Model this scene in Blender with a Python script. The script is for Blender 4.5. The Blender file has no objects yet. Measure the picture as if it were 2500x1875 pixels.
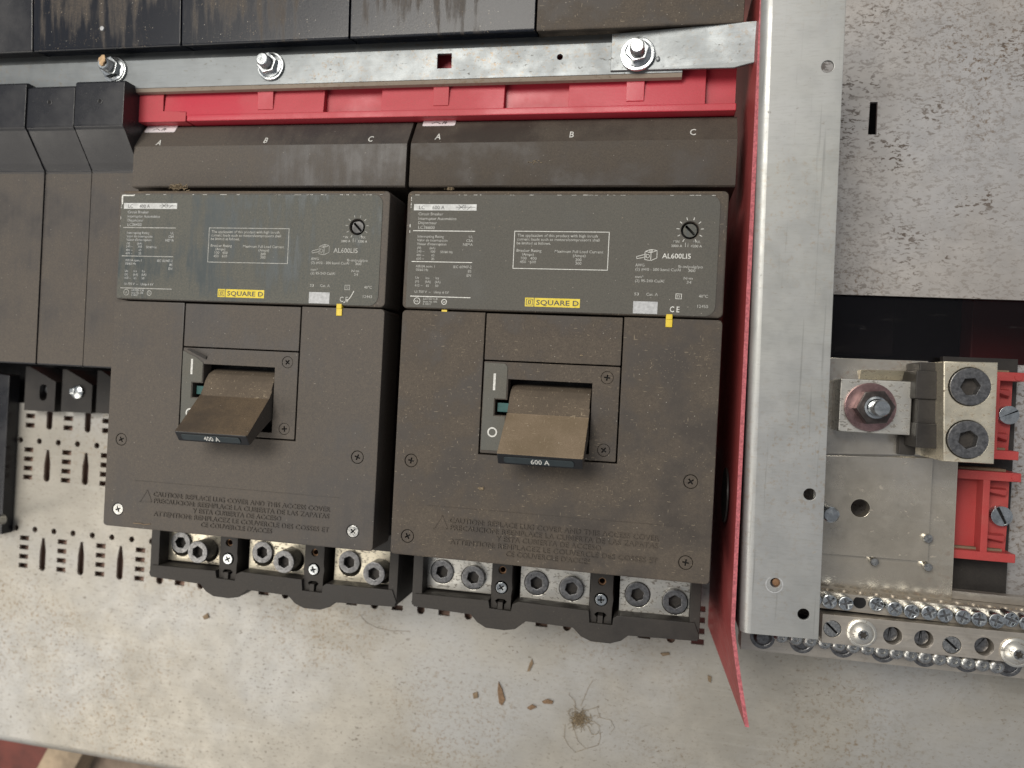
import bpy, bmesh, math, random
from mathutils import Vector, Matrix
random.seed(7)
# ------------------------------------------------------------------ camera, world, lights, exposure
S = bpy.context.scene
MM = 0.001                                   # everything below is written in millimetres
C = S.collection
ROT = (math.radians(0.53), math.radians(10.95), math.radians(2.97))
CAM = Vector((154.2, 107.9, 430.6))
FPX = 1800.0                                 # focal length in pixels of the 2500 px wide photograph
RM = Matrix.Rotation(ROT[2], 3, 'Z') @ Matrix.Rotation(ROT[1], 3, 'Y') @ Matrix.Rotation(ROT[0], 3, 'X')
cd = bpy.data.cameras.new('camera'); cam = bpy.data.objects.new('camera', cd); C.objects.link(cam)
cam.location = CAM * MM; cam.rotation_euler = ROT
cd.sensor_fit = 'HORIZONTAL'; cd.sensor_width = 36; cd.lens = 36 * FPX / 2500
cd.clip_start = 0.01; cd.clip_end = 50
cd.dof.use_dof = True; cd.dof.focus_distance = 0.44; cd.dof.aperture_fstop = 6.8      # phone lens close up
S.camera = cam
S.render.resolution_x = 1024; S.render.resolution_y = 768
wd = bpy.data.worlds.new('World'); S.world = wd; wd.use_nodes = True
wn = wd.node_tree; bg = wn.nodes['Background']; bg.inputs[1].default_value = 0.29
wt = wn.nodes.new('ShaderNodeTexCoord'); wz = wn.nodes.new('ShaderNodeTexNoise'); wz.inputs['Scale'].default_value = 4.5; wz.inputs['Detail'].default_value = 3
wr = wn.nodes.new('ShaderNodeValToRGB'); wr.color_ramp.elements[0].position = .36; wr.color_ramp.elements[0].color = (.27, .28, .31, 1)
wr.color_ramp.elements[1].position = .66; wr.color_ramp.elements[1].color = (1.6, 1.65, 1.74, 1)      # bright and dim noise patches, added to vary what the metal reflects
wn.links.new(wt.outputs['Generated'], wz.inputs['Vector']); wn.links.new(wz.outputs['Fac'], wr.inputs[0]); wn.links.new(wr.outputs[0], bg.inputs[0])
def area(name, loc, target, size, power, col, sy=None):
    d = bpy.data.lights.new(name, 'AREA'); d.energy = power; d.color = col
    d.shape = 'RECTANGLE'; d.size = size; d.size_y = sy or size
    o = bpy.data.objects.new(name, d); C.objects.link(o); o.location = loc
    o.rotation_euler = (Vector(target) - Vector(loc)).to_track_quat('-Z', 'Y').to_euler()
    return o
area('ceiling_lamp', (-0.55, 0.85, 2.0), (0.0, 0.1, 0), 1.3, 43, (1.0, 0.95, 0.87), 0.7)
area('fill_light', (-1.15, -0.75, 1.15), (-0.1, 0.0, 0), 1.1, 12.5, (1.0, 0.93, 0.82))  # unseen fill area, added for falloff and a warm sheen on the pan
S.view_settings.view_transform = 'Standard'; S.view_settings.look = 'None'
S.view_settings.exposure = 0.0; S.view_settings.gamma = 1.0; S.view_settings.use_curve_mapping = False

def P(px, py, z=0.0):
    """photograph pixel -> point (mm) on the plane at height z over the breaker faces"""
    d = RM @ Vector(((px - 1250) / FPX, -(py - 937.5) / FPX, -1)); t = (z - CAM.z) / d.z
    return CAM + d * t
def XY(px, py, z=0.0):
    p = P(px, py, z); return (p.x, p.y)

# ------------------------------------------------------------------ materials
MATS = {}
class NM:
    def __init__(s, name):
        s.m = bpy.data.materials.new(name); s.m.use_nodes = True; s.nt = s.m.node_tree
        s.b = s.nt.nodes['Principled BSDF']; s.tc = s.n('ShaderNodeTexCoord'); MATS[name] = s.m
    def n(s, t): return s.nt.nodes.new(t)
    def l(s, a, b): s.nt.links.new(a, b)
    def co(s, scale=(1, 1, 1), loc=(0, 0, 0), rot=(0, 0, 0)):
        mp = s.n('ShaderNodeMapping'); mp.inputs['Scale'].default_value = scale; mp.inputs['Location'].default_value = loc
        mp.inputs['Rotation'].default_value = rot
        s.l(s.tc.outputs['Object'], mp.inputs['Vector']); return mp.outputs[0]
    def noise(s, scale, detail=3, rough=.55, co=None, dist=0):
        t = s.n('ShaderNodeTexNoise'); t.inputs['Scale'].default_value = scale; t.inputs['Detail'].default_value = detail
        t.inputs['Roughness'].default_value = rough; t.inputs['Distortion'].default_value = dist
        s.l(co if co is not None else s.tc.outputs['Object'], t.inputs['Vector']); return t.outputs['Fac']
    def voro(s, scale, co=None, feature='F1'):
        t = s.n('ShaderNodeTexVoronoi'); t.feature = feature; t.inputs['Scale'].default_value = scale
        s.l(co if co is not None else s.tc.outputs['Object'], t.inputs['Vector']); return t
    def ramp(s, fac, lo, hi, a=0.0, b=1.0):
        t = s.n('ShaderNodeMapRange'); t.inputs[1].default_value = lo; t.inputs[2].default_value = hi
        t.inputs[3].default_value = a; t.inputs[4].default_value = b; t.interpolation_type = 'SMOOTHSTEP'
        s.l(fac, t.inputs[0]); return t.outputs[0]
    def math(s, op, a, b):
        t = s.n('ShaderNodeMath'); t.operation = op
        for i, v in enumerate((a, b)):
            if isinstance(v, (int, float)): t.inputs[i].default_value = v
            else: s.l(v, t.inputs[i])
        return t.outputs[0]
    def mix(s, fac, a, b):
        t = s.n('ShaderNodeMix'); t.data_type = 'RGBA'
        if isinstance(fac, (int, float)): t.inputs[0].default_value = fac
        else: s.l(fac, t.inputs[0])
        for i, v in ((6, a), (7, b)):
            if isinstance(v, tuple): t.inputs[i].default_value = (*v, 1)
            else: s.l(v, t.inputs[i])
        return t.outputs[2]
    def set(s, col=None, rough=None, metal=None, spec=None):
        for k, v in (('Base Color', col), ('Roughness', rough), ('Metallic', metal), ('Specular IOR Level', spec)):
            if v is None: continue
            if isinstance(v, tuple): s.b.inputs[k].default_value = (*v, 1)
            elif isinstance(v, (int, float)): s.b.inputs[k].default_value = v
            else: s.l(v, s.b.inputs[k])
        return s
    def bump(s, h, dist=.0002, strength=.6):
        t = s.n('ShaderNodeBump'); t.inputs['Strength'].default_value = strength; t.inputs['Distance'].default_value = dist
        s.l(h, t.inputs['Height']); s.l(t.outputs[0], s.b.inputs['Normal'])

def plastic(name, base, dust, amt=.5, speck=.5, rough=.62, big=14, seed=0, spec=.35, fibre=True, sharp=.20, streak=0.0):
    """moulded plastic under settled dust: cloudy dust, tan grains and short pale fibres"""
    m = NM(name); o = m.co(loc=(seed, seed * .7, 0))
    cn = m.noise(big, 6, .62, o)
    if streak: cn = m.math('ADD', m.math('MULTIPLY', cn, 1 - streak), m.math('MULTIPLY', m.noise(1, 4, .6, m.co((220, 26, 60), loc=(seed, 0, 0), rot=(0, 0, .25))), streak))
    cloud = m.ramp(cn, .60 - .25 * amt - sharp, .60 - .25 * amt + sharp)
    fine = m.noise(900, 3, .7, o)
    c = m.mix(m.math('MULTIPLY', cloud, m.ramp(fine, .25, .75, .45, 1.0)), base, dust)
    c = m.mix(m.ramp(m.noise(2600, 2, .6, o), .42, .70, 0, .35), c, tuple(x * .45 for x in base))
    if speck > 0:
        dens = m.ramp(m.noise(60, 3, .6, o), .42, .68)
        g = m.ramp(m.noise(1100, 1, .5, o), .72 - .07 * speck, .80 - .07 * speck)
        c = m.mix(m.math('MULTIPLY', m.math('MULTIPLY', g, dens), .9 * speck), c, (.36, .29, .20))
        if fibre:
            f1 = m.ramp(m.noise(1, 1, .5, m.co((220, 1500, 200), rot=(0, 0, .7))), .715, .75)
            f2 = m.ramp(m.noise(1, 1, .5, m.co((1500, 260, 200), rot=(0, 0, .3))), .72, .755)
            c = m.mix(m.math('MULTIPLY', m.math('MAXIMUM', f1, f2), .75 * speck), c, (.40, .33, .23))
        w = m.voro(170, o); c = m.mix(m.math('MULTIPLY', m.ramp(w.outputs['Distance'], .035, .055, 1, 0), .8 * speck), c, (.62, .58, .50))
    m.set(c, m.ramp(cloud, 0, 1, rough - .12, rough + .15), 0, spec)
    m.bump(fine, .00012, .35); return m.m

def steel(name, base, dark, rust, metal=.75, rough=.38, spots=.4, streak=0.0, seed=0, rustamt=.2, ss=420, grain=(300, 900), bl=.86, floor=.25, wave=0.0, tint=None, pale_streak=.35, scr=0.0):
    """zinc-plated sheet: soft blotches, grey pits, brown freckles"""
    m = NM(name); o = m.co(loc=(seed, seed * .3, 0))
    blot = m.ramp(m.noise(16, 4, .6, o), .3, .7)
    c = m.mix(blot, base, tuple(x * bl for x in base))
    c = m.mix(m.ramp(m.noise(75, 5, .7, o), .40, .72, 0, .45), c, tuple(x * y for x, y in zip(base, (.80, .79, .78))))
    c = m.mix(m.ramp(m.noise(1, 3, .6, m.co((9, 130, 60), loc=(seed, 1, 0))), .56, .72, 0, pale_streak), c, tuple(min(1, x * y) for x, y in zip(base, (1.12, 1.16, 1.22))))  # random paler bluish streaks in the base colour
    if tint: c = m.mix(m.ramp(m.noise(6.5, 4, .6, m.co(loc=(seed + 5, 2, 0))), .40, .62), c, tint)
    fl = m.noise(1, 3, .6, m.co((grain[0], grain[1], 300)))
    c = m.mix(m.ramp(fl, .48, .75, 0, .5), c, tuple(x * .75 for x in base))
    dens = m.ramp(m.noise(22, 4, .65, o), .36, .66)
    pit = m.ramp(m.noise(1, 3, .65, m.co((ss * .55, ss, ss), loc=(seed, 3, 0)), .5), .68 - .13 * spots, .75 - .11 * spots)
    pit = m.math('MULTIPLY', pit, m.math('MAXIMUM', dens, floor))
    c = m.mix(m.math('MULTIPLY', pit, min(1, .35 + spots)), c, dark)
    rs = m.math('MULTIPLY', m.ramp(m.noise(330, 4, .75, o), .56 - .1 * rustamt, .70 - .1 * rustamt), m.ramp(m.noise(9, 3, .5, o), .42, .66))
    c = m.mix(m.math('MULTIPLY', rs, min(1, rustamt * 2.2)), c, rust)
    if scr: c = m.mix(m.math('MULTIPLY', m.ramp(m.noise(1, 3, .65, m.co((420, 9, 60), loc=(seed, 2, 0))), .60, .70), scr), c, tuple(x * .55 for x in base))
    if streak:
        st = m.ramp(m.noise(1, 2, .5, m.co((40, 900, 100))), .55, .7)
        c = m.mix(m.math('MULTIPLY', st, streak), c, tuple(min(1, x * 1.25) for x in base))
    r = m.ramp(m.noise(70, 4, .6, o), .3, .7, rough - .04, rough + .08)
    r = m.math('ADD', r, m.math('MULTIPLY', pit, .3))
    m.set(c, r, m.math('MULTIPLY', m.math('SUBTRACT', 1.0, pit), metal)); m.bump(m.noise(260, 4, .6, o) if not wave else m.math('ADD', m.noise(15, 2, .5, o), m.math('MULTIPLY', m.noise(260, 4, .6, o), .02)), .0001 if not wave else wave, .12 if not wave else .6); return m.m

def plain(name, col, rough=.5, metal=0.0, var=.15, scale=250, spec=.5):
    m = NM(name); f = m.ramp(m.noise(scale, 4, .65), .3, .7)
    m.set(m.mix(f, col, tuple(x * (1 - var) for x in col)), m.ramp(m.noise(scale * .6, 3, .6), .3, .7, max(.02, rough - .07), rough + .1), metal, spec)
    return m.m

plastic('terminal_dusty', (.048, .040, .034), (.096, .079, .062), .5, .3, .62, 22, seed=2, fibre=False, sharp=.14)
plastic('brown_plastic_dusty', (.053, .044, .037), (.112, .092, .072), .52, .5, .66, 38, sharp=.13)
plastic('brown_plastic', (.052, .048, .047), (.110, .092, .074), .56, .4, .50, 7, seed=3, fibre=False, sharp=.09, streak=.12)
plastic('label_dusty', (.076, .075, .068), (.116, .109, .093), .75, .45, .62, 12, seed=1, fibre=False)
plastic('label_clean', (.040, .052, .055), (.125, .119, .098), .60, .20, .50, 13, seed=5, fibre=False, sharp=.07, streak=.35)
plastic('grey_sticker', (.085, .088, .078), (.13, .12, .098), .5, .2, .55, 20, seed=2, fibre=False)
plastic('cover_black', (.006, .008, .014), (.085, .068, .052), .20, .7, .40, 9, seed=8, fibre=False, spec=.3, sharp=.07, streak=.4)
plastic('black_plastic', (.010, .011, .015), (.036, .035, .037), .40, .15, .34, 12, seed=4, fibre=False, spec=.5)
plastic('charcoal_plastic', (.024, .022, .021), (.050, .044, .038), .4, .15, .5, 20, seed=6, fibre=False)
plastic('handle_dust_thin', (.070, .056, .044), (.165, .120, .076), .5, .4, .8, 28, seed=4, spec=.1, fibre=False)
plastic('handle_dust', (.19, .145, .095), (.265, .205, .145), .55, .7, .85, 40, seed=1, spec=.1)
plastic('brown_dust_light', (.095, .077, .060), (.15, .12, .09), .6, .8, .8, 30, seed=2, spec=.1)
plain('dark_edge', (.014, .014, .015), .35); plain('shade_black', (.004, .004, .005), .8)  # second one: shade of holes and recesses put into the colour
plain('strip_blue_grey', (.030, .040, .044), .4)
plastic('red_plastic', (.50, .030, .055), (.40, .055, .060), .35, .1, .42, 10, seed=3, fibre=False, spec=.45)
plastic('red_insulator', (.43, .060, .058), (.40, .095, .08), .4, .15, .45, 30, seed=3, fibre=False)
plastic('barrier_red', (.36, .058, .058), (.26, .055, .052), .5, .12, .42, 7, seed=9, fibre=False)
plain('barrier_edge', (.55, .15, .17), .8, 0, .5, 700)
steel('pan_steel', (.425, .40, .35), (.17, .145, .115), (.25, .195, .135), .38, .46, .72, .10, 0, .42, 520, (260, 500), .78, .55, 0, (.405, .40, .385), .3)
steel('panel_speckled', (.52, .49, .46), (.085, .062, .046), (.18, .13, .09), .45, .38, 1.25, 0, 2, .5, 500, (320, 800), .80, .42, 0, (.465, .455, .45), .15)
steel('channel_steel', (.40, .405, .385), (.21, .19, .165), (.30, .235, .165), .5, .40, .35, 0, 4, .3, 520, (150, 1200), .82, .3, 0, (.385, .39, .385), .3, .5)
steel('rail_dusty', (.30, .25, .20), (.16, .12, .09), (.2, .14, .09), .2, .7, .7, 0, 6, .5, 500)
steel('rail_steel', (.225, .242, .25), (.14, .125, .10), (.20, .15, .10), .6, .40, .4, .1, 6, .4, 500, (60, 900), .80, .3)
steel('lug_aluminium', (.72, .70, .64), (.16, .145, .125), (.3, .25, .18), .85, .34, 1.05, 0, 3, .1, 520, (300, 600), .86, .85)
steel('lug_gold', (.76, .70, .56), (.20, .165, .12), (.3, .22, .14), .85, .36, 1.05, 0, 5, .1, 560, (300, 600), .86, .85)
steel('neutral_plate', (.66, .60, .50), (.28, .23, .18), (.42, .28, .2), .75, .20, .22, 0, 7, .3, 300, (300, 300), .86, .25, .0022, (.56, .53, .48))
steel('bar_tin', (.58, .53, .46), (.18, .155, .13), (.26, .20, .14), .8, .36, .45, .3, 8, .25, 500, (80, 900))
plain('zinc_bright', (.62, .65, .66), .24, 1.0, .3, 300); plain('screw_steel', (.58, .58, .56), .30, 1.0, .45, 900)
plain('set_screw', (.24, .24, .245), .34, .9, .45, 700); plain('socket_shade', (.055, .048, .042), .5, .2, .3, 900)  # second one: socket floors, their shade put into a darker colour
plain('purple_washer', (.50, .32, .31), .28, .9, .5, 120); plain('nut_dark', (.10, .085, .08), .35, .8, .4, 300)
plain('brass_insert', (.36, .21, .12), .4, .8); plain('teal_flag', (.01, .085, .08), .5)
plain('print_white', (.72, .72, .68), .6, 0, .35, 900); plain('print_grey', (.46, .46, .43), .6, 0, .45, 800)
plain('print_dim', (.46, .47, .46), .6, 0, .45, 600); plain('print_dark', (.06, .06, .06), .6)
plain('strip_white', (.60, .61, .60), .55, 0, .3, 300); plain('logo_yellow', (.72, .56, .03), .5, 0, .2, 400)
plain('tab_yellow', (.75, .55, .03), .45, 0, .2, 300); plain('sticker_silver', (.47, .48, .49), .5, 0, .3, 500)
plain('sticker_white', (.74, .70, .72), .5, 0, .08); plain('paper_orange', (.62, .42, .24), .8, 0, .5, 300)
plain('dust_fluff', (.36, .285, .19), .95, 0, .5, 900, .1); plain('fibre_brown', (.26, .19, .12), .9, 0, .3)
plain('leaf_bit', (.24, .15, .085), .8, 0, .4, 600)
plain('floor_red', (.20, .045, .03), .45, 0, .6, 20); plain('wood_pale', (.50, .39, .27), .75, 0, .5, 30)
plain('cardboard', (.28, .22, .17), .9, 0, .35, 40); plain('backing_brown', (.42, .27, .21), .8, 0, .4, 30)

# ------------------------------------------------------------------ mesh helpers (all in mm)
OFF = Vector((0, 0, 0)); ORG = {}
def finish(bm, mats):
    me = bpy.data.meshes.new('mesh'); bm.to_mesh(me); bm.free()
    for m in (mats if isinstance(mats, (list, tuple)) else [mats]): me.materials.append(MATS[m])
    return me
def obj(name, bm, mat, parent=None, flat=False, origin=None):
    o0 = ORG[parent.name] if parent else Vector(origin or (0, 0, 0))
    bmesh.ops.translate(bm, verts=bm.verts, vec=OFF - o0); bmesh.ops.scale(bm, verts=bm.verts, vec=(MM,) * 3)
    bmesh.ops.recalc_face_normals(bm, faces=bm.faces)
    me = finish(bm, mat)
    if not flat:
        me.polygons.foreach_set('use_smooth', [True] * len(me.polygons)); me.set_sharp_from_angle(angle=math.radians(32))
    ob = bpy.data.objects.new(name, me); C.objects.link(ob); me.name = name
    if not flat:
        wm = ob.modifiers.new('normals', 'WEIGHTED_NORMAL'); wm.keep_sharp = True
    if parent: ob.parent = parent
    else: ob.location = o0 * MM
    ORG[ob.name] = o0; return ob
def thing(name, label, cat, org, group=None):
    e = bpy.data.objects.new(name, None); C.objects.link(e); e.empty_display_size = .01
    w = Vector(org) + OFF; e.location = w * MM; ORG[e.name] = w; return tag(e, label, cat, group)
def tag(o, label, cat, group=None):
    o['label'] = label; o['category'] = cat
    if group: o['group'] = group
    return o
def struct(o): o['kind'] = 'structure'; return o
def stuff(o): o['kind'] = 'stuff'; return o
def merge(*bms):
    out = bmesh.new()
    for b in bms:
        me = bpy.data.meshes.new('t'); b.to_mesh(me); b.free(); out.from_mesh(me); bpy.data.meshes.remove(me)
    return out
def box(x0, x1, y0, y1, z0, z1, bev=0.0, seg=2):
    bm = bmesh.new(); bmesh.ops.create_cube(bm, size=1)
    for v in bm.verts:
        v.co = Vector((x0 if v.co.x < 0 else x1, y0 if v.co.y < 0 else y1, z0 if v.co.z < 0 else z1))
    if bev: bmesh.ops.bevel(bm, geom=list(bm.edges), offset=bev, segments=seg, affect='EDGES', profile=.5)
    return bm
def hexa(bot, top, bev=0.0):
    """solid from two quads of 3-D points (same order)"""
    bm = bmesh.new(); a = [bm.verts.new(p) for p in bot]; b = [bm.verts.new(p) for p in top]; n = len(a)
    bm.faces.new(a[::-1]); bm.faces.new(b)
    for i in range(n): bm.faces.new((a[i], a[(i + 1) % n], b[(i + 1) % n], b[i]))
    if bev: bmesh.ops.bevel(bm, geom=list(bm.edges), offset=bev, segments=2, affect='EDGES', profile=.5)
    return bm
def prism(pts, z0, z1, bev=0.0):
    return hexa([(x, y, z0) for x, y in pts], [(x, y, z1) for x, y in pts], bev)
def xprism(prof, x0, x1, bev=0.0):
    """profile in (y, z) pushed along x"""
    return hexa([(x0, y, z) for y, z in prof], [(x1, y, z) for y, z in prof], bev)
def circ(cx, cy, r, n=20, ph=0.0): return [(cx + r * math.cos(ph + 2 * math.pi * i / n), cy + r * math.sin(ph + 2 * math.pi * i / n)) for i in range(n)]
def rect(x0, x1, y0, y1): return [(x0, y0), (x1, y0), (x1, y1), (x0, y1)]
def rrect(x0, x1, y0, y1, r, n=5):
    out = []
    for cx, cy, a in ((x1 - r, y0 + r, -90), (x1 - r, y1 - r, 0), (x0 + r, y1 - r, 90), (x0 + r, y0 + r, 180)):
        for i in range(n + 1):
            t = math.radians(a + 90 * i / n); out.append((cx + r * math.cos(t), cy + r * math.sin(t)))
    return out
def cross(cx, cy, r, w, a=0.0):
    p = [(w, w), (w, r), (-w, r), (-w, w), (-r, w), (-r, -w), (-w, -w), (-w, -r), (w, -r), (w, -w), (r, -w), (r, w)]
    ca, sa = math.cos(a), math.sin(a); return [(cx + x * ca - y * sa, cy + x * sa + y * ca) for x, y in p]
def from_curve(cu):
    ob = bpy.data.objects.new('tmp', cu); me = bpy.data.meshes.new_from_object(ob)
    bm = bmesh.new(); bm.from_mesh(me); bpy.data.meshes.remove(me); bpy.data.objects.remove(ob); bpy.data.curves.remove(cu)
    return bm
def plate(outline, holes, z0, z1, bev=0.0):
    """flat plate with real holes"""
    cu = bpy.data.curves.new('tmp', 'CURVE'); cu.dimensions = '2D'; cu.fill_mode = 'BOTH'
    for loop in [outline] + list(holes):
        s = cu.splines.new('POLY'); s.points.add(len(loop) - 1); s.use_cyclic_u = True
        for p, q in zip(s.points, loop): p.co = (q[0], q[1], 0, 1)
    h = (z1 - z0) / 2; cu.extrude = h - bev
    if bev: cu.bevel_depth = bev; cu.offset = -bev; cu.bevel_resolution = 1
    bm = from_curve(cu); bmesh.ops.remove_doubles(bm, verts=bm.verts, dist=1e-4)
    bmesh.ops.translate(bm, verts=bm.verts, vec=(0, 0, (z0 + z1) / 2)); return bm
def lathe(prof, cx, cy, n=24, ax=(0, 0, 1)):
    """(r, z) profile turned about a z-axis at cx, cy"""
    bm = bmesh.new(); rings = []
    for r, z in prof:
        if r < 1e-6: rings.append([bm.verts.new((cx, cy, z))])
        else: rings.append([bm.verts.new((cx + r * math.cos(2 * math.pi * i / n), cy + r * math.sin(2 * math.pi * i / n), z)) for i in range(n)])
    for a, b in zip(rings, rings[1:]):
        for i in range(n):
            j = (i + 1) % n
            if len(a) == 1 and len(b) == 1: continue
            if len(a) == 1: bm.faces.new((a[0], b[j], b[i]))
            elif len(b) == 1: bm.faces.new((a[i], a[j], b[0]))
            else: bm.faces.new((a[i], a[j], b[j], b[i]))
    return bm
def xf(bm, m): bmesh.ops.transform(bm, matrix=m, verts=bm.verts); return bm
def text(s, x, y, size, width=None, align='LEFT', z=0.0, ext=0.0, shear=0.0, bold=0.0):
    cu = bpy.data.curves.new('txt', 'FONT'); cu.body = s; cu.size = size; cu.align_x = align; cu.extrude = ext; cu.shear = shear
    cu.resolution_u = 2; cu.offset = bold
    bm = from_curve(cu)
    if width and bm.verts:
        w = max(v.co.x for v in bm.verts) - min(v.co.x for v in bm.verts); bmesh.ops.scale(bm, verts=bm.verts, vec=(width / w, 1, 1))
    bmesh.ops.translate(bm, verts=bm.verts, vec=(x, y, z)); return bm
def quad(x0, x1, y0, y1, z): 
    bm = bmesh.new(); bm.faces.new([bm.verts.new(p) for p in ((x0, y0, z), (x1, y0, z), (x1, y1, z), (x0, y1, z))]); return bm
def frame(x0, x1, y0, y1, t, z): return merge(quad(x0, x1, y0, y0 + t, z), quad(x0, x1, y1 - t, y1, z), quad(x0, x0 + t, y0 + t, y1 - t, z), quad(x1 - t, x1, y0 + t, y1 - t, z))
def ring(cx, cy, r0, r1, z, n=20):
    bm = bmesh.new(); a = [bm.verts.new((*p, z)) for p in circ(cx, cy, r0, n)]; b = [bm.verts.new((*p, z)) for p in circ(cx, cy, r1, n)]
    for i in range(n): bm.faces.new((a[i], a[(i + 1) % n], b[(i + 1) % n], b[i]))
    return bm
def seg(x0, y0, x1, y1, w, z):
    d = Vector((x1 - x0, y1 - y0)).normalized(); n = Vector((-d.y, d.x)) * w / 2
    bm = bmesh.new(); bm.faces.new([bm.verts.new((p[0], p[1], z)) for p in ((x0 + n.x, y0 + n.y), (x0 - n.x, y0 - n.y), (x1 - n.x, y1 - n.y), (x1 + n.x, y1 + n.y))]); return bm
def tube(pts, r, n=5):
    bm = bmesh.new(); rings = []
    for i, p in enumerate(pts):
        p = Vector(p); t = (Vector(pts[min(i + 1, len(pts) - 1)]) - Vector(pts[max(i - 1, 0)])).normalized()
        u = t.orthogonal().normalized(); w = t.cross(u)
        rings.append([bm.verts.new(p + (u * math.cos(2 * math.pi * k / n) + w * math.sin(2 * math.pi * k / n)) * r) for k in range(n)])
    for a, b in zip(rings, rings[1:]):
        for k in range(n): bm.faces.new((a[k], a[(k + 1) % n], b[(k + 1) % n], b[k]))
    bm.faces.new(rings[0][::-1]); bm.faces.new(rings[-1]); return bm

def cross_screw(name, cx, cy, r, z, mat, parent, a=0.0, h=1.6, cw=.36, cr=.5):
    """countersunk head with a real cross recess"""
    b = plate(circ(cx, cy, r, 20), [cross(cx, cy, r * cr, cw * r / 3.2, a)], z - h, z, .15)
    o = obj(name, b, mat, parent); obj('recess', prism(circ(cx, cy, r * .8, 12), z - h - .3, z - h + .25), 'shade_black', o if parent and parent.parent is None else parent); return o
def hex_set_screw(name, cx, cy, r, z0, z1, mat, parent, a=0.2, hexr=.56):
    b = plate(circ(cx, cy, r, 28), [circ(cx, cy, r * hexr, 6, a)], z1 - 6, z1, .35)
    b = merge(b, lathe([(r * .985, z1 - 5.6), (r * .985, z0)], cx, cy, 28), ring(cx, cy, r * .70, r * .76, z1 + .06, 28))
    o = obj(name, b, mat, parent); obj('socket_floor', prism(circ(cx, cy, r * .7, 12), z1 - 6.6, z1 - 5.4), 'socket_shade', o); return o
def slotted_screw(name, cx, cy, r, z0, z1, mat, parent, a=0.6, w=.16, dome=.0):
    c, s = math.cos(a), math.sin(a)
    sl = [(cx + x * c - y * s, cy + x * s + y * c) for x, y in ((-r * .96, -r * w), (r * .96, -r * w), (r * .96, r * w), (-r * .96, r * w))]
    b = plate(circ(cx, cy, r, 26), [sl], z1 - min(2.0, z1 - z0), z1, .25)
    if z1 - z0 > 2: b = merge(b, lathe([(r * .99, z1 - 1.8), (r * .99, z0)], cx, cy, 26))
    o = obj(name, b, mat, parent); obj('slot', prism(circ(cx, cy, r * .9, 12), z1 - 2.6, z1 - 1.5), 'shade_black', o if parent and parent.parent is None else parent); return o

# ------------------------------------------------------------------ structure: floor, pan, back panel
PZ = -125.0
o = obj('floor', plate(rect(-1500, 1500, -1500, 1500), [], -430, -420), 'floor_red'); struct(o)
ptop = P(150, 990, PZ).y
pb0, pb1 = P(0, 1797, PZ), P(447, 1878, PZ)
holes = []
def slot_pts(x, y1, y0, w=3.1):
    pts = [(x - 1.2, y1), (x + 1.2, y1)] + [(x + w, y1 - 12)] + [(x + w * math.cos(t), y0 + w + w * math.sin(t)) for t in [-math.pi * i / 8 for i in range(0, 9)]] + [(x - w, y1 - 12)]
    return pts
for k in range(0, 16):
    rx = -382 + 38.4 * k; sx = rx + 19.4
    for yy in ((-49.3, -57.4, -65.5, -73.4) + ((28.3, 20.2, 12.1, 4.2, 49.8, 58) if k < 6 else ())): holes.append(rect(rx - 4.6, rx + 4.6, yy - 2.1, yy + 2.1))
    holes.append(slot_pts(sx, -47.5, -76.5))
    if k < 6:
        holes.append(slot_pts(sx, 29.5, 1.5)); holes.append(rrect(sx - 3, sx + 3, 47, 66, 2.9))
    for d in (0, 19.2):
        if k < 6: holes.append(circ(rx - 9 + d, 36.4, 2.6, 14))
        holes.append(circ(rx - 9 + d, -41, 2.6, 14))
pan = obj('mounting_pan', plate([(-640, pb0.y + 3), (520, pb1.y - 3), (520, ptop), (-640, ptop)], holes, PZ - 2, PZ), 'pan_steel'); struct(pan)
# rolled front lip of the pan
prof = [(8 * math.sin(t), 8 * math.cos(t) - 8) for t in [math.pi / 2 * i / 6 for i in range(7)]]
prof = [(y, z) for y, z in prof] + [(8, -30), (6, -30)] + [((6) * math.sin(t), 6 * math.cos(t) - 8) for t in [math.pi / 2 * i / 6 for i in range(6, -1, -1)]]
lip = hexa([(-640, pb0.y + 3 - y, PZ + z) for y, z in prof], [(520, pb1.y - 3 - y, PZ + z) for y, z in prof])
obj('lip', lip, 'pan_steel', pan)
o = obj('backing_board', box(-640, 180, -150, ptop - 6, -136, -132), 'backing_brown'); struct(o)

BZ = -85.0
op = [XY(2000, 717, BZ), XY(2530, 734, BZ), XY(2530, 893, BZ), XY(2000, 876, BZ)]
sl = [XY(2124, 249, BZ), XY(2143, 249, BZ), XY(2140, 329, BZ), XY(2119, 328, BZ)]
yb = P(2300, 1480, BZ).y
pn = obj('back_panel', plate([(216, yb), (520, yb), (520, 470), (216, 470)], [op, sl], BZ - 2.5, BZ), 'panel_speckled'); struct(pn)
cv = thing('bus_compartment', 'dark hollow behind the rectangular opening of the speckled panel', 'compartment', (300, 150, PZ - 30))
x0, x1, y0, y1 = 216, 470, op[3][1] - 40, op[0][1] + 60
obj('back_wall', box(x0, x1, y0, 345, -190, -186), 'shade_black', cv); obj('side_wall', box(x1, x1 + 3, y0, y1, -186, BZ - 3), 'charcoal_plastic', cv)  # near-black back wall carried upward, added to darken the slot above
obj('side_wall', box(x0, x0 + 3, y0, y1, -186, BZ - 3), 'charcoal_plastic', cv)
a, b = P(2050, 800, -130), P(2205, 800, -130); obj('bus_cover', box(a.x, b.x, op[3][1] + 8, y1 - 4, -186, -150, 1), 'charcoal_plastic', cv)
a, b = P(2372, 800, -165), P(2520, 800, -165); obj('support_block', box(a.x, b.x, op[3][1] - 4, y1 - 14, -186, -165, 1.5), 'barrier_red', cv)

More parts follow.
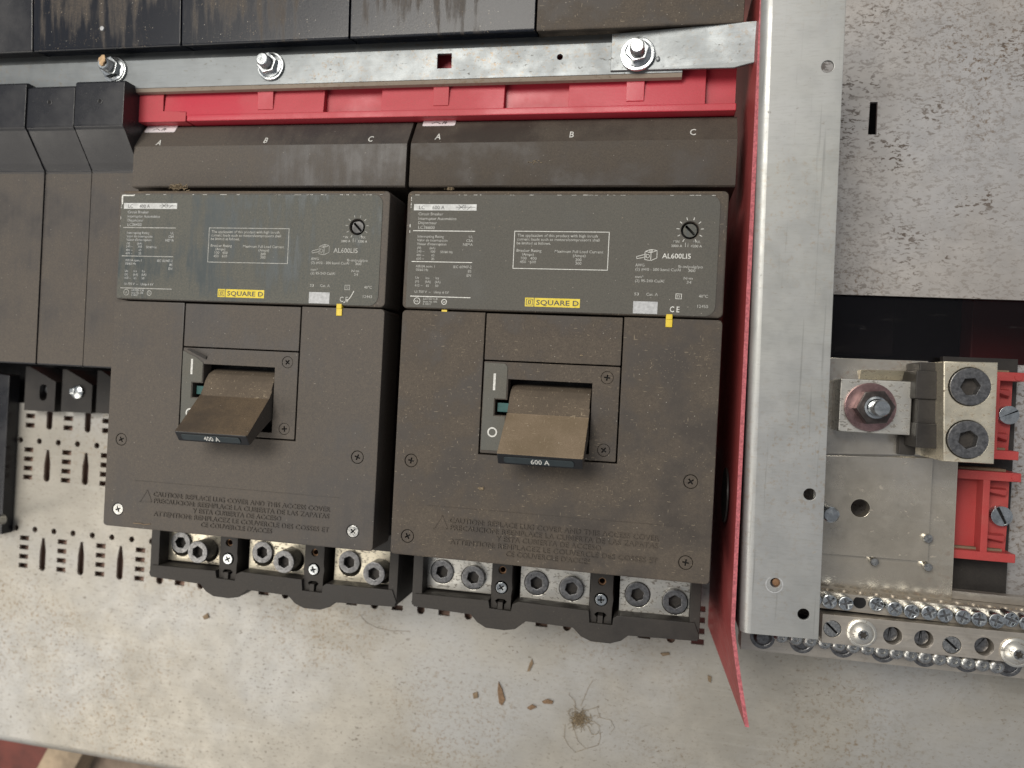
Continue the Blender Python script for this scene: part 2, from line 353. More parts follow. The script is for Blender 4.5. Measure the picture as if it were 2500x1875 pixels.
sm = NM('smoked_acrylic'); tr = sm.n('ShaderNodeBsdfTransparent'); tr.inputs[0].default_value = (.62, .58, .58, 1)
mx = sm.n('ShaderNodeMixShader'); gl = sm.n('ShaderNodeBsdfGlossy'); gl.inputs['Roughness'].default_value = .15; gl.inputs[0].default_value = (.5, .52, .6, 1)
df = sm.n('ShaderNodeBsdfDiffuse'); df.inputs[0].default_value = (.30, .28, .26, 1); m2 = sm.n('ShaderNodeMixShader')
mx.inputs[0].default_value = .025; sm.l(tr.outputs[0], mx.inputs[1]); sm.l(gl.outputs[0], mx.inputs[2])
sm.l(sm.ramp(sm.noise(1, 5, .7, sm.co((35, 160, 60), rot=(0, 0, -.2)), .8), .60, .80, .008, .16), m2.inputs[0]); sm.l(mx.outputs[0], m2.inputs[1]); sm.l(df.outputs[0], m2.inputs[2])
sm.l(m2.outputs[0], sm.nt.nodes['Material Output'].inputs['Surface'])
obj('smoked_pane', box(x0 + 4, x1 - 1, op[3][1] - 20, op[0][1] + 20, BZ - 7, BZ - 4), 'smoked_acrylic', cv)

# ------------------------------------------------------------------ the two large circuit breakers
PITCH = 201.3
def base_px(u, v, z=-50): return XY(980 + .3843 * u, 1300 + .3843 * v, z)
def breaker(off, amp, dusty):
    global OFF
    OFF = Vector((off, 0, 0)); rnd = random.Random(amp)
    pl = 'brown_plastic_dusty' if dusty else 'brown_plastic'; lb = 'label_dusty' if dusty else 'label_clean'
    t = thing('circuit_breaker', 'dusty brown circuit breaker with 600 A on its handle, beside the red barrier' if dusty else
              'cleaner brown circuit breaker with 400 A on its handle and a torn switch label', 'circuit breaker', (95, 90, PZ), 'large three-pole circuit breakers')
    obj('body', box(3, 187, 2, 224, PZ + .3, -27.5, .8), 'charcoal_plastic', t)
    scr = [(10.5, 57.8), (10.6, 11.6), (176.9, 57.4), (176.4, 11.3)]
    out = rrect(0, 190, 0, 149.7, 2.5, 3)
    out = rrect(0, 190, 0, 149.7, 2.5, 3)[:8] + [(134.9, 149.7), (134.9, 64.7), (52.4, 64.7), (52.4, 149.7)] + rrect(0, 190, 0, 149.7, 2.5, 3)[8:]
    cover = obj('cover', plate(out, [circ(x, y, 3.95, 22) for x, y in scr], -28, 0, .8), pl, t)
    obj('inner_frame', box(50, 137, 63, 150.5, -26, -14, .3), 'shade_black', t)
    for i, (x, y) in enumerate(scr):
        silver = (not dusty) and i in (1, 3)
        cross_screw('cover_screw', x, y, 3.7, -.35, 'screw_steel' if silver else pl, t, rnd.uniform(0, 1.5))
    # label block
    xa, xb = -.3, 190
    obj('label_block', plate(rrect(xa, xb, 150.6, 222.8, 3.2), [circ(169.4, 200.1, 4.7, 24)], -28, 0.2, 1.3), pl, t)
    lp = rrect(2.2, 185.4, 151.4, 220.2, 1.2, 3); big = rrect(2.2, 185.4, 151.4, 220.2, 6, 6)
    lp = big[0:7] + big[7:14] + rrect(2.2, 185.4, 151.4, 220.2, 1, 3)[8:]
    label = obj('label_plate', plate(lp, [circ(169.4, 200.1, 5.2, 24)], .15, .55, .1), lb, t)
    zz = .62
    pw, pg = ('print_white', 'print_grey') if dusty else ('print_grey', 'print_dim')
    obj('type_strip', quad(4.4, 43.8, 210.6, 214.4, zz), 'strip_white', label)
    dk = merge(text('LC', 7.5, 211.3, 3.2, z=zz + .05), text('%d A' % amp, 16, 211.3, 3.2, z=zz + .05), seg(31, 212.6, 43, 212.6, .25, zz + .06),
               seg(32.5, 211.2, 36, 214, .25, zz + .07), seg(32.5, 214, 36, 211.2, .25, zz + .08), seg(36.6, 211.4, 36.6, 214, .25, zz + .09), seg(38, 211.2, 40.5, 213.2, .25, zz + .07))
    stuff(obj('type_print', dk, 'print_dark', label, True))
    L = []
    for s, x, y, h in (('Circuit Breaker', 7.4, 207.6, 2.5), ('Interruptor Automático', 7.4, 204.8, 2.5), ('Disjoncteur', 7.5, 202.2, 2.5), ('LC36%d' % amp, 7.6, 199.2, 2.9),
                       ('Interrupting Rating', 7.5, 194.0, 2.2), ('Valor de interrupción', 7.5, 191.7, 2.2), ("Valeur d'interruption", 7.5, 189.4, 2.2),
                       ('(V)', 7.7, 187.0, 2.1), ('(kA)', 15.6, 187.0, 2.1), ('240 ~', 7.5, 184.9, 2.1), ('100', 16.2, 184.9, 2.1), ('50/60 Hz', 22.5, 184.7, 2.1),
                       ('480 ~', 7.5, 182.6, 2.1), ('65', 17, 182.6, 2.1), ('600 ~', 7.5, 180.4, 2.1), ('35', 17, 180.4, 2.1),
                       ('AIR/IA nom. I', 7.4, 175.8, 2.2), ('50/60 Hz', 7.4, 173.6, 2.2), ('Ue', 7.4, 168.8, 2.1), ('Icu', 14, 168.8, 2.1), ('Ics', 20.3, 168.8, 2.1),
                       ('(V)', 7.4, 166.5, 2.1), ('(kA)', 13.8, 166.5, 2.1), ('(kA)', 20, 166.5, 2.1), ('415 ~', 7.4, 164.1, 2.1), ('65', 14.4, 164.1, 2.1), ('50', 20.3, 164.1, 2.1),
                       ('Ui 750 V  ~   Uimp 6 kV', 7.4, 160.2, 2.2), ('LISTED C.B.', 13.2, 156.2, 1.9), ('Issue No. 686', 13.2, 154.6, 1.6), ('E 10027', 13.2, 153.1, 1.6)):
        L.append(text(s, x, y, h, z=zz, bold=.02))
    for s, y in (('UL', 194), ('CSA', 191.7), ('NEMA', 189.3), ('IEC 60947-2', 175.8), ('BS', 173.3), ('EN', 170.8)):
        L.append(text(s, 42.6, y, 2.3, align='RIGHT', z=zz, bold=.02))
    stuff(obj('rating_print', merge(*L), pg, label, True))
    Lw = [quad(4.6, 43.6, 197.9, 198.4, zz), quad(4.6, 42.8, 179.1, 179.55, zz), quad(4.8, 42.8, 157.9, 158.4, zz), frame(67.7, 124, 176.2, 198.7, .4, zz)]
    Lw += [ring(9.3, 155.3, 1.75, 2.1, zz), text('UL', 8.1, 154.6, 1.9, z=zz), ring(26.5, 155.2, 1.3, 1.75, zz), text('SA', 25.6, 154.6, 1.7, z=zz)]
    for k in range(10):
        a = math.radians(-60 + k * 300 / 9 + 30 - 60 + 30); a = math.radians(-60 + k * 300 / 9 - 0)
        Lw.append(seg(169.4 + 6.0 * math.cos(a), 200.1 + 6.0 * math.sin(a), 169.4 + 7.6 * math.cos(a), 200.1 + 7.6 * math.sin(a), .38, zz))
    Lw += [text('AL600LI5', 154.6, 183.9, 4.1, 16, z=zz, bold=.03), text('C E', 160.2, 153.3, 4.6, 5.4, z=zz, bold=.06)]
    # little drawing of a cable lug
    for q in ((140.3, 183.4, 146, 184.6), (140, 184.6, 145.6, 186.2), (140.3, 183.4, 140, 184.6), (144.8, 183, 144.8, 187.6), (144.8, 183, 148.2, 182.4), (148.2, 182.4, 148.2, 187), (144.8, 187.6, 148.2, 187),
              (144.8, 187.6, 148, 188.9), (148, 188.9, 151.6, 188.3), (151.6, 188.3, 148.2, 187), (151.6, 188.3, 151.6, 184.0), (151.6, 184.0, 148.2, 182.4)): Lw.append(seg(*q, .3, zz))
    Lw.append(ring(148.1, 188.0, .5, .85, zz, 12)); Lw.append(ring(146.4, 185, .9, 1.15, zz, 12)); Lw.append(frame(163.2, 166.6, 160.8, 163.9, .3, zz)); Lw.append(text('73', 163.8, 161.5, 2, z=zz))
    stuff(obj('symbol_print', merge(*Lw), pw, label, True))
    L2 = []
    for s, x, y, w, h in (('The application of this product with high inrush', 69.7, 195.3, 47.5, 2.4), ('current loads such as motors/compressors shall', 69.4, 193.0, 49, 2.4),
                          ('be limited as follows.', 69.3, 190.7, 20.4, 2.4), ('Breaker Rating', 69.4, 186.3, 15, 2.4), ('Maximum Full Load Current', 92.3, 186.1, 28.5, 2.4),
                          ('(Amps)', 72.9, 184.1, 7, 2.3), ('(Amps)', 103.2, 183.8, 7.4, 2.3), ('100   400', 72, 181.8, 9.4, 2.3), ('450   600', 71.8, 179.6, 9.8, 2.3), ('200', 104.8, 181.4, 3.6, 2.3), ('300', 104.8, 179.3, 3.6, 2.3),
                          ('MIN.', 160.4, 192.9, 3.6, 2), ('MAX.', 171.4, 192.9, 4, 2), ('%d A' % (3000 if dusty else 2000), 159.2, 190.4, 6.2, 2.1), ('%d A' % (4200 if dusty else 3200), 170.2, 190.4, 6.2, 2.1), ('I i', 166.9, 190.5, 1.7, 3.6),
                          ('AWG', 139.7, 179.0, 5.2, 2.3), ('(2) #4/0 - 500 kcmil Cu/Al', 139.7, 176.6, 25.5, 2.3), ('lb-in/pulg/po', 163.8, 178.6, 13.5, 2.2), ('300', 169.3, 176.4, 4, 2.2),
                          ('mm²', 139.8, 172.3, 4.6, 2.3), ('(2) 95-240 Cu/Al', 139.8, 170, 16.4, 2.3), ('N·m', 167, 172, 5, 2.2), ('34', 168.8, 169.7, 2.6, 2.2),
                          ('S3', 139.8, 162.3, 2.6, 2.3), ('Cat. A', 146.6, 162.3, 6.6, 2.3), ('40°C', 176, 162.0, 5, 2.3), ('12455' if dusty else '12443', 175, 156.2, 6, 2.4)):
        L2.append(text(s, x, y, h, w, z=zz, bold=.02))
    stuff(obj('notice_print', merge(*L2), pg if dusty else 'print_grey', label, True))
    logo = obj('maker_logo', merge(quad(76.2, 81.4, 154.0, 159.2, zz), quad(81.9, 108.8, 154.0, 159.2, zz)), 'logo_yellow', label)
    lg = [frame(76.9, 80.8, 154.7, 158.5, .3, zz + .06), frame(78.0, 79.7, 155.6, 157.6, .45, zz + .06), text('SQUARE D', 82.8, 155.1, 4.2, 25.2, z=zz + .06, bold=.06)]
    obj('logo_print', merge(*lg), 'print_dark', label, True)
    obj('blank_sticker', quad(139.6, 153.4, 151.9, 158.9, zz), 'sticker_silver', label)
    # worn white chips, doubling as a highlight painted along the label edge
    ch = []
    for k in range(22 if dusty else 26):
        x = rnd.uniform(3, 184); w = rnd.uniform(.4, 3.4); ch.append(quad(x, min(185, x + w), 219.9, 219.9 + rnd.uniform(.12, .3), zz))
    for k in range(7):
        y = rnd.uniform(196, 218); ch.append(quad(2.3, 2.3 + rnd.uniform(.2, .5), y, y + rnd.uniform(.4, 2.5), zz))
    if not dusty: ch += [quad(2.4, 3.5, 213.5, 219, zz), quad(2.6, 12, 219.0, 219.8, zz)] + [seg(163 + i * .8, 153.2 + i * i * .11 - (.4 if i == 0 else 0), 163 + (i + 1) * .8, 153.2 + (i + 1) ** 2 * .11, .5, zz) for i in range(8)]
    stuff(obj('worn_highlight', merge(*ch), 'print_white', label, True))
    obj('dust_line', box(4, 186, 221.2, 222.3, -.4, .27, .1), 'brown_dust_light', t)
    # trip dial
    d = obj('trip_dial', plate(circ(169.4, 200.1, 3.9, 24), [[(169.4 + x * .71 + y * .71, 200.1 - x * .71 + y * .71) for x, y in ((-3.5, -.5), (3.5, -.5), (3.5, .5), (-3.5, .5))]], -3, -.3, .3), 'label_clean' if dusty else 'dark_edge', t)
    obj('dial_well', prism(circ(169.4, 200.1, 4.6, 20), -5, -2.6), 'shade_black', d)
    # flap, handle plate, switch label
    obj('access_flap', plate(rrect(53.2, 134.1, 121.4, 149.3, .4, 1), [], -14, -.15, .4), pl, t)
    psc = [(126.8, 114.1), (126.9, 71.9)]
    opn = [(68.4, 69), (118.4, 69), (118.4, 110.4), (68.4, 110.4), (68.4, 98), (61, 98), (61, 88.6), (68.4, 88.6)]
    hp = obj('handle_plate', plate(rrect(53.2, 134.1, 65.5, 120.6, .5, 1), [opn] + [circ(x, y, 3.7, 20) for x, y in psc], -9, -.1, .35), pl, t)
    for x, y in psc: cross_screw('plate_screw', x, y, 3.5, -.35, pl, hp, rnd.uniform(0, 1.5))
    if dusty: st = [(53.7, 67.4), (67.6, 67.4), (67.6, 88), (60.4, 88), (60.4, 98.6), (67.6, 98.6), (67.6, 117.6), (66, 119.5), (53.7, 119.8)]
    else: st = [(53.7, 67.4), (67.6, 67.4), (67.6, 88), (60.4, 88), (60.4, 98.6), (67.8, 98.6), (68.0, 111.2), (63, 114.5), (57, 116.8), (53.2, 118.6)]
    sw = obj('switch_label', plate(st, [], .0, .28, .05), 'grey_sticker', t)
    obj('on_mark', quad(59.4, 60.8, 103.4, 113.4, .36), 'print_white', sw, True); obj('off_mark', ring(60.3, 78.3, 2.1, 3.0, .36, 24), 'print_white', sw, True)
    if not dusty:
        cu = hexa([(56, 119.3, .2), (70, 113.2, .2), (70, 113.6, .35), (56.2, 119.6, .35)], [(59, 119.9, 1.6), (70.5, 115.4, 1.2), (70.5, 115.7, 1.35), (59.2, 120.2, 1.75)])
        obj('curled_edge', cu, 'charcoal_plastic', sw)
    obj('status_flag', box(62, 69.5, 90.6, 96, -9, -3.2, .2), 'teal_flag', t)
    # handle: drum at the root, tongue leaning out and down
    pr = [(109, -20), (107.5, -10), (104.5, -4), (100.5, -.8), (96, 1.2), (90.3, 2.6), (68.6, 28.4), (62.2, 23.4), (77, 2), (80, -6), (80, -20)]
    hd = obj('handle', xprism(pr, 69.4, 117.7, .9), [pl], t)
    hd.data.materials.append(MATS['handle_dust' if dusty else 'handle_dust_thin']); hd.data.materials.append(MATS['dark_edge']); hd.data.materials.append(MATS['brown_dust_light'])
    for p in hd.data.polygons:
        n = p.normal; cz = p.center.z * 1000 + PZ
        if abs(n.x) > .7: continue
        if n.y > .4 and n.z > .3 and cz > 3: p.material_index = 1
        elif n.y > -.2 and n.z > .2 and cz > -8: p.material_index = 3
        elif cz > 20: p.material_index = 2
    va = Vector((0, 62.2 - 68.6, 23.4 - 28.4)).normalized(); nn = Vector((0, -21.7, 25.8)).normalized(); ctr = Vector((93.55, 65.4, 25.9)) + nn * .02
    M4 = Matrix(((1, 0, 0, ctr.x), (0, -va.y, nn.y, ctr.y), (0, -va.z, nn.z, ctr.z), (0, 0, 0, 1)))
    rs = obj('rating_strip', xf(plate(rrect(-20.2, 19.2, -2.2, 2.2, 1.4, 4), [], 0, .5, .15), M4), 'strip_blue_grey', hd)
    obj('rating_text', xf(text('%d A' % amp, -5, -1.6, 4.8, 10.5, z=.62, bold=.05), M4), 'print_white', hd, True)
    # yellow tabs and caution relief
    obj('lock_tab', merge(box(158.4, 162.2, 144.6, 151.5, -3, .75, .3), box(158.6, 162, 149, 152, -2, 1.2, .2)), 'tab_yellow', t)
    if dusty: obj('lock_tab', box(25, 28.4, 149.3, 150.5, -3, -.1, .1), 'tab_yellow', t)
    E = []
    for s, x, y, w in (('CAUTION: REPLACE LUG COVER AND THIS ACCESS COVER', 36.5, 22.2, 124), ('PRECAUCION: REEMPLACE LA CUBIERTA DE LAS ZAPATAS', 37.0, 17.9, 123), ('Y ESTA CUBIERTA DE ACCESO', 66, 13.7, 62),
                       ('ATTENTION: REMPLACEZ LE COUVERCLE DES COSSES ET', 37.6, 9.4, 123), ("CE COUVERCLE D'ACCES", 72, 5.2, 50)):
        E.append(text(s, x, y, 4.3, w, z=.25, ext=.3))
    for a, b in (((27, 19), (32, 27.2)), ((32, 27.2), (35.5, 19.6)), ((27, 19), (35.5, 19.6))):
        s = seg(*a, *b, .7, .3); bmesh.ops.translate(s, verts=s.verts, vec=(0, -1.2, 0)); E.append(s)
    E.append(tube([(22, 31.5, 0), (168, 31.5, 0)], .22, 6))
    stuff(obj('caution_relief', merge(*E), pl, t, True))
    # terminal cover with phase letters
    xa, xb = (-6, 194.6) if dusty else (-4.6, 192.8)
    tcv = obj('terminal_cover', xprism([(229.6, -70), (229.6, -18), (230.6, -17), (257.6, -17), (258.4, -17.6), (274.5, -27.5), (279, -48), (294, -52), (294, -70)], xa, xb, .3), 'terminal_dusty' if dusty else pl, t)
    sl = math.atan2(-9.9, 16.1)
    lt = []
    for ch_, (px, py) in zip('ABC', ((1069.5, 342), (1395, 337), (1691, 331)) if dusty else ((391, 357), (650, 351), (905.5, 348))):
        p = P(px, py, -20); b = text(ch_, 0, 0, 7.6 if dusty else 7.2, align='CENTER', shear=.04, bold=.10); bmesh.ops.scale(b, verts=b.verts, vec=(.72, 1, 1))
        ly = p.y; lz = -17.6 + (ly - 258.4) * math.tan(sl) + .25
        xf(b, Matrix.Translation((p.x - off, ly, lz)) @ Matrix.Rotation(sl, 4, 'X')); obj('phase_letter', b, 'print_white', tcv, True)
    q = ((1034, 285), (1109, 305)) if dusty else ((359, 303), (425, 322))
    a, b = P(*q[0], -27), P(*q[1], -24)
    stk = plate(rrect(a.x - off, b.x - off, 0, 14, 1, 3), [], .05, .25)
    xf(stk, Matrix.Translation((0, b.y, -17.6 + (b.y - 258.4) * math.tan(sl))) @ Matrix.Rotation(sl, 4, 'X'))
    wl = obj('warning_sticker', stk, 'sticker_white', tcv)
    mk = merge(seg(6, 2, 9, 3.5, .5, .35), seg(9, 3.5, 12, 1.6, .5, .35), seg(13, 1.4, 14.5, 4, .6, .35), seg(15, 1.4, 15.5, 4, .6, .35), seg(14.5, 2.6, 16.5, 2.6, .5, .36))
    xf(mk, Matrix.Translation((a.x - off, b.y, -17.6 + (b.y - 258.4) * math.tan(sl))) @ Matrix.Rotation(sl, 4, 'X'))
    obj('sticker_mark', mk, 'print_dark', wl, True)
    # lug base
    rim_o = [(62, 440), (78, 470), (440, 522), (480, 572), (535, 607), (650, 622), (720, 616), (790, 566), (1088, 606), (1140, 662), (1205, 694), (1325, 707), (1395, 690), (1440, 657), (1880, 692), (1893, 655)]
    rim_i = [(1862, 575), (1372, 528), (1345, 545), (1340, 590), (1195, 572), (1190, 497), (742, 440), (705, 455), (695, 500), (560, 482), (552, 432), (88, 388)]
    pts = [base_px(*p) for p in rim_o + rim_i]
    lbase = obj('lug_base', plate(pts, [], -124, -50, .5), 'charcoal_plastic', t)
    yb0 = base_px(88, 388)[1]
    xl0, xl1 = base_px(62, 440)[0], base_px(1893, 655)[0]
    obj('side_wall', box(xl0, xl0 + 7, -46, 2.5, -124, -51, .5), 'charcoal_plastic', t)
    obj('side_wall', box(xl1 - 6.5, xl1, -48, 2.5, -124, -51, .5), 'charcoal_plastic', t)
    obj('corner_block', box(xl1 - 15, xl1 - .2, -9, 2.6, -110, -40, .5), 'charcoal_plastic', t)
    obj('base_floor', box(xl0 + 4, xl1 - 4, -42, 3, -120, -100), 'shade_black', t)
    # lugs
    for i, (u0, u1, vb, s1, s2, r) in enumerate(((150, 572, 352, (258, 250), (455, 287), 74), (750, 1193, 448, (858, 322), (1080, 357), 84), (1378, 1850, 540, (1500, 395), (1738, 442), 92))):
        zl = -62
        x0 = base_px(u0, vb, zl)[0]; x1 = base_px(u1, vb, zl)[0]; y0 = base_px(u0, vb - 4, zl)[1]
        lug = obj('lug', plate(rect(x0, x1, y0, 1), [circ(*base_px(*s, zl), 8.3, 24) for s in (s1, s2)], -95, zl, .4), 'lug_aluminium' if dusty else 'lug_gold', t)
        for j, s in enumerate((s1, s2)):
            up = (1.5, 3.5)[j] if dusty else (2.0, 13.0)[j]
            c = base_px(*s, zl + (1.5, 3.5)[j])
            if not dusty: c = (c[0] - (0, 1.0)[j], c[1] - (0, 1.5)[j] + 2)
            hex_set_screw('set_screw', c[0], c[1], 7.9, -92, zl + up, 'set_screw', lug, rnd.uniform(0, 1))
        obj('glint_strip', prism([(x0 + 14, y0 - 4.5), (x1 - 2, y0 - 5), (x1 + 4, y0 + 4), (x0 + 8, y0 + 2)], -92, -80), 'zinc_bright', lug)  # bright metal strip added for the glints behind the lug
    # posts between the lugs
    for (uc, v0, v1, vh, vs, hw) in ((640, 190, 505, 240, 350, 64), (1273, 255, 592, 312, 427, 72)):
        zp = -53
        xc = base_px(uc - 4, vs, zp)[0]; w = base_px(uc + hw, vs, zp)[0] - base_px(uc, vs, zp)[0]
        yb_ = base_px(uc, v1, zp)[1]; ys = base_px(uc, vs, zp)[1]; yh = base_px(uc, vh, zp)[1]
        ol = [(xc - w, 2), (xc - w, ys + 5), (xc - w - .6, ys), (xc - w, ys - 5), (xc - w, yb_), (xc - 2.3, yb_), (xc - 2.3, yb_ + 5), (xc - 4, yb_ + 7), (xc - 2.2, yb_ + 8.5), (xc + 2.2, yb_ + 8.5), (xc + 4, yb_ + 7), (xc + 2.3, yb_ + 5), (xc + 2.3, yb_), (xc + w, yb_), (xc + w, ys - 5), (xc + w + .6, ys), (xc + w, ys + 5), (xc + w, 2)]
        po = obj('phase_post', plate(ol, [circ(xc, yh, 2.6, 16), circ(xc, ys, 4.4, 18)], -72, zp, .3), 'charcoal_plastic', t)
        obj('brass_insert', plate(circ(xc, yh, 2.55, 16), [circ(xc, yh, 1.9, 14)], -75, zp - 2), 'brass_insert', po)
        cross_screw('post_screw', xc, ys, 3.6, zp + .8, 'zinc_bright', po, rnd.uniform(0, 1.5), 2.0, .45, .6)
        obj('web', box(xc - 1.6, xc + 1.6, yb_ - 3, yb_ + 7, -100, -51), 'charcoal_plastic', po)
    OFF = Vector((0, 0, 0)); return t
breaker(0, 600, True)
breaker(-PITCH, 400, False)

# ------------------------------------------------------------------ steel rail with bolts
RZ = -15.0
ry1 = P(1000, 102, RZ).y; ry0 = P(1000, 196, RZ).y
rail = thing('mounting_rail', 'long galvanised steel rail with three bolts above the red strip', 'rail', (-100, ry0, RZ - 20))
sq = [XY(1068, 131, RZ), XY(1103, 130, RZ), XY(1102, 166, RZ), XY(1067, 167, RZ)]
xr = P(1665, 190, RZ).x
yc = P(1000, 122, RZ).y; ryu = P(1000, 102, RZ - 4.5).y; ryt = P(1000, 102, RZ + 1.4).y
obj('upper_facet', xprism([(yc - .02, RZ - .02), (ryu, RZ - 4.5), (ryu, RZ - 7), (yc - .02, RZ - 2.4)], -520, xr), 'rail_steel', rail)
obj('strip', plate(rect(-520, xr, ry0, yc), [sq, circ(*XY(1367, 139, RZ), 1.8, 16)], RZ - 2.5, RZ, .2), 'rail_steel', rail)
obj('dusty_edge', xprism([(ry0, RZ - .4), (ry0 - 2.2, RZ - 1.6), (ry0 - 2.8, RZ - 4.5), (ry0 - 1.8, RZ - 4.5), (ry0 - 1.2, RZ - 3), (ry0, RZ - 2.4)], -520, xr, .2), 'rail_dusty', rail)
a = P(1494, 90, RZ + 2); e = P(1826, 60, RZ + 4)
br = hexa([(a.x, ry0 + 1.5, RZ + .05), (e.x - 6, ry0 + 1, RZ + .05), (e.x + 12, ry0 + 2, RZ + 8), (e.x + 12, ryt, RZ + 9), (e.x - 6, ryt + .6, RZ + .05), (a.x, ryt, RZ + .05)],
          [(a.x, ry0 + 1.5, RZ + 1.4), (e.x - 6.5, ry0 + 1, RZ + 1.4), (e.x + 11, ry0 + 2, RZ + 10), (e.x + 11, ryt, RZ + 11), (e.x - 6.5, ryt + .6, RZ + 1.4), (a.x, ryt, RZ + 1.4)], .3)
obj('end_bracket', br, 'rail_steel', rail)
for i, (wx, wy, tx, ty, wr, zb) in enumerate(((280, 171, 246, 154, 9.0, RZ), (661, 162, 638, 141, 9.3, RZ), (1557, 132, 1556, 106, 10.2, RZ + 2))):
    c = P(wx, wy, zb + 1); 
    bo = obj('bolt', lathe([(4.0, zb), (4.0, zb + 12), (3.5, zb + 12.6), (0, zb + 12.7)], c.x, c.y, 20), 'zinc_bright', rail)
    obj('washer', plate(circ(c.x, c.y, wr, 36), [circ(c.x, c.y, 4.1, 20)], zb + .05, zb + 1.9, .5), 'zinc_bright', bo)
    nut = merge(plate(circ(c.x, c.y, 6.9, 6, .3 + i), [circ(c.x, c.y, 4.05, 20)], zb + 1.9, zb + 7.4, .35), lathe([(6.2, zb + 1.8), (8, zb + 1.95), (8, zb + 2.7), (5.6, zb + 3.4)], c.x, c.y, 28))
    obj('nut', nut, 'zinc_bright', bo)
    th = merge(*[lathe([(3.95, zb + 7.6 + k * 1.1), (4.3, zb + 8.1 + k * 1.1), (3.95, zb + 8.6 + k * 1.1)], c.x, c.y, 20) for k in range(4)])
    obj('thread', th, 'screw_steel', bo)
    if i == 0:
        cap = bmesh.new(); bmesh.ops.create_icosphere(cap, subdivisions=3, radius=5)
        for v in cap.verts: v.co = v.co * (1 + random.uniform(-.12, .12)); v.co.z = v.co.z * .22 + zb + 12.4 + v.co.x * .35; v.co.x = v.co.x * .85 + c.x - .8; v.co.y = v.co.y * .75 + c.y + 1.4
        obj('sticker_scrap', cap, 'paper_orange', bo)
for px, py in ((1641, 95), (1606, 144)):
    c = P(px, py, RZ + 2); obj('rivet', lathe([(1.3, RZ + 1.9), (1.3, RZ + 2.4), (.8, RZ + 2.8), (0, RZ + 2.9)], c.x, c.y, 14), 'rail_steel', rail)

# ------------------------------------------------------------------ red insulating strips under the rail
RD = -22.0
def redx(px, py=230): return P(px, py, RD).x
yb_, yt = P(1000, 288, RD).y, ry0 + 8
r1 = thing('insulating_strip', 'long red plastic insulating strip with pockets and ribs below the steel rail', 'insulating strip', (0, yb_, RD - 30))
obj('lip', box(redx(460, 290), redx(1797, 265), yb_, yb_ + 4.5, RD - 9, RD + 2.2, .8), 'red_plastic', r1)
pk = [(793, 933), (1232, 1389), (1722, 1795)]
xs0 = redx(404, 250)
segs = []; cur = xs0
for p0, p1 in pk: segs.append((cur, redx(p0))); cur = redx(p1)
segs.append((cur, redx(1797)))
for x0, x1 in segs:
    if x1 - x0 > .6: obj('raised_panel', hexa([(x0, yb_ + 4, RD - 8), (x1, yb_ + 4, RD - 8), (x1, yt, RD - 8), (x0, yt, RD - 8)], [(x0, yb_ + 4, RD + 1.2), (x1, yb_ + 4, RD + 1.2), (x1, yt, RD - .8), (x0, yt, RD - .8)], .3), 'red_plastic', r1)
obj('back_web', box(xs0, redx(1797), yb_ + 3, ry1 - 3, RD - 10, RD - 3.8), 'red_plastic', r1)
for a_, b_ in ((633, 671), (1060, 1098), (1529, 1573)):
    x0, x1 = redx(a_), redx(b_); obj('rib', hexa([(x0, yb_ + 7, RD - 4), (x1, yb_ + 7, RD - 4), (x1, yt, RD - 6), (x0, yt, RD - 6)], [(x0, yb_ + 7, RD + 1.6), (x1, yb_ + 7, RD + 1.6), (x1, yt - 4, RD + 2.6), (x0, yt - 4, RD + 2.6)], .4), 'red_plastic', r1)
r2 = thing('insulating_strip', 'short red end piece hooked into the long red strip beside the black covers', 'insulating strip', (xs0, yb_, RD - 30))
xl = redx(318, 260)
ym = P(430, 275, RD).y
obj('end_panel', prism([(xl, yb_), (redx(457, 290), yb_), (redx(457, 290), ym), (xs0 - .6, ym), (xs0 - .3, yt), (xl, yt)], RD - 8, RD + 1.8, .5), 'red_plastic', r2)

# ------------------------------------------------------------------ covers above the rail
TZ = -5.0
edges = [(-140, 136), (79, 126), (441, 104), (852, 84), (1307, 66), (1818, 40)]
desc = ['grey wiped end of a black cover, half out of view above the rail', 'black breaker cover with a round pinhole and a brown dust cloud above the rail', 'glossy black cover streaked by wiped dust above the middle bolt',
        'dusty black cover with dark smear above the square rail hole', 'evenly dusty brown cover above the third bolt, next to the red barrier']
for i in range(5):
    a = P(edges[i][0], edges[i][1], TZ); b = P(edges[i + 1][0], edges[i + 1][1], TZ)
    t = thing('breaker_cover', desc[i], 'cover', ((a.x + b.x) / 2, ry1 + 60, PZ), 'breaker covers above the rail')
    y0 = ryu - .6; yf = P(1000, 83, TZ).y; m = 'brown_plastic_dusty' if i == 4 else ('black_plastic' if i == 0 else 'cover_black')
    pr = [(y0, -70), (y0 + .3, TZ - 10), (yf - 1.3, TZ - .6), (yf, TZ), (y0 + 85, TZ + 5), (y0 + 85, -70)]
    xa, xb = a.x + .7, b.x - .3
    obj('shell', xprism(pr, xa, xb, .6), m, t)
    if i == 1:
        c = P(253, 72, TZ); obj('pinhole', prism(circ(c.x, c.y, 1.5, 14), TZ - 1, TZ + 1.75), 'sticker_silver', t)
    bx_ = [(661, 112), (287, 120), (1555, 75)]
obj_gap = 1

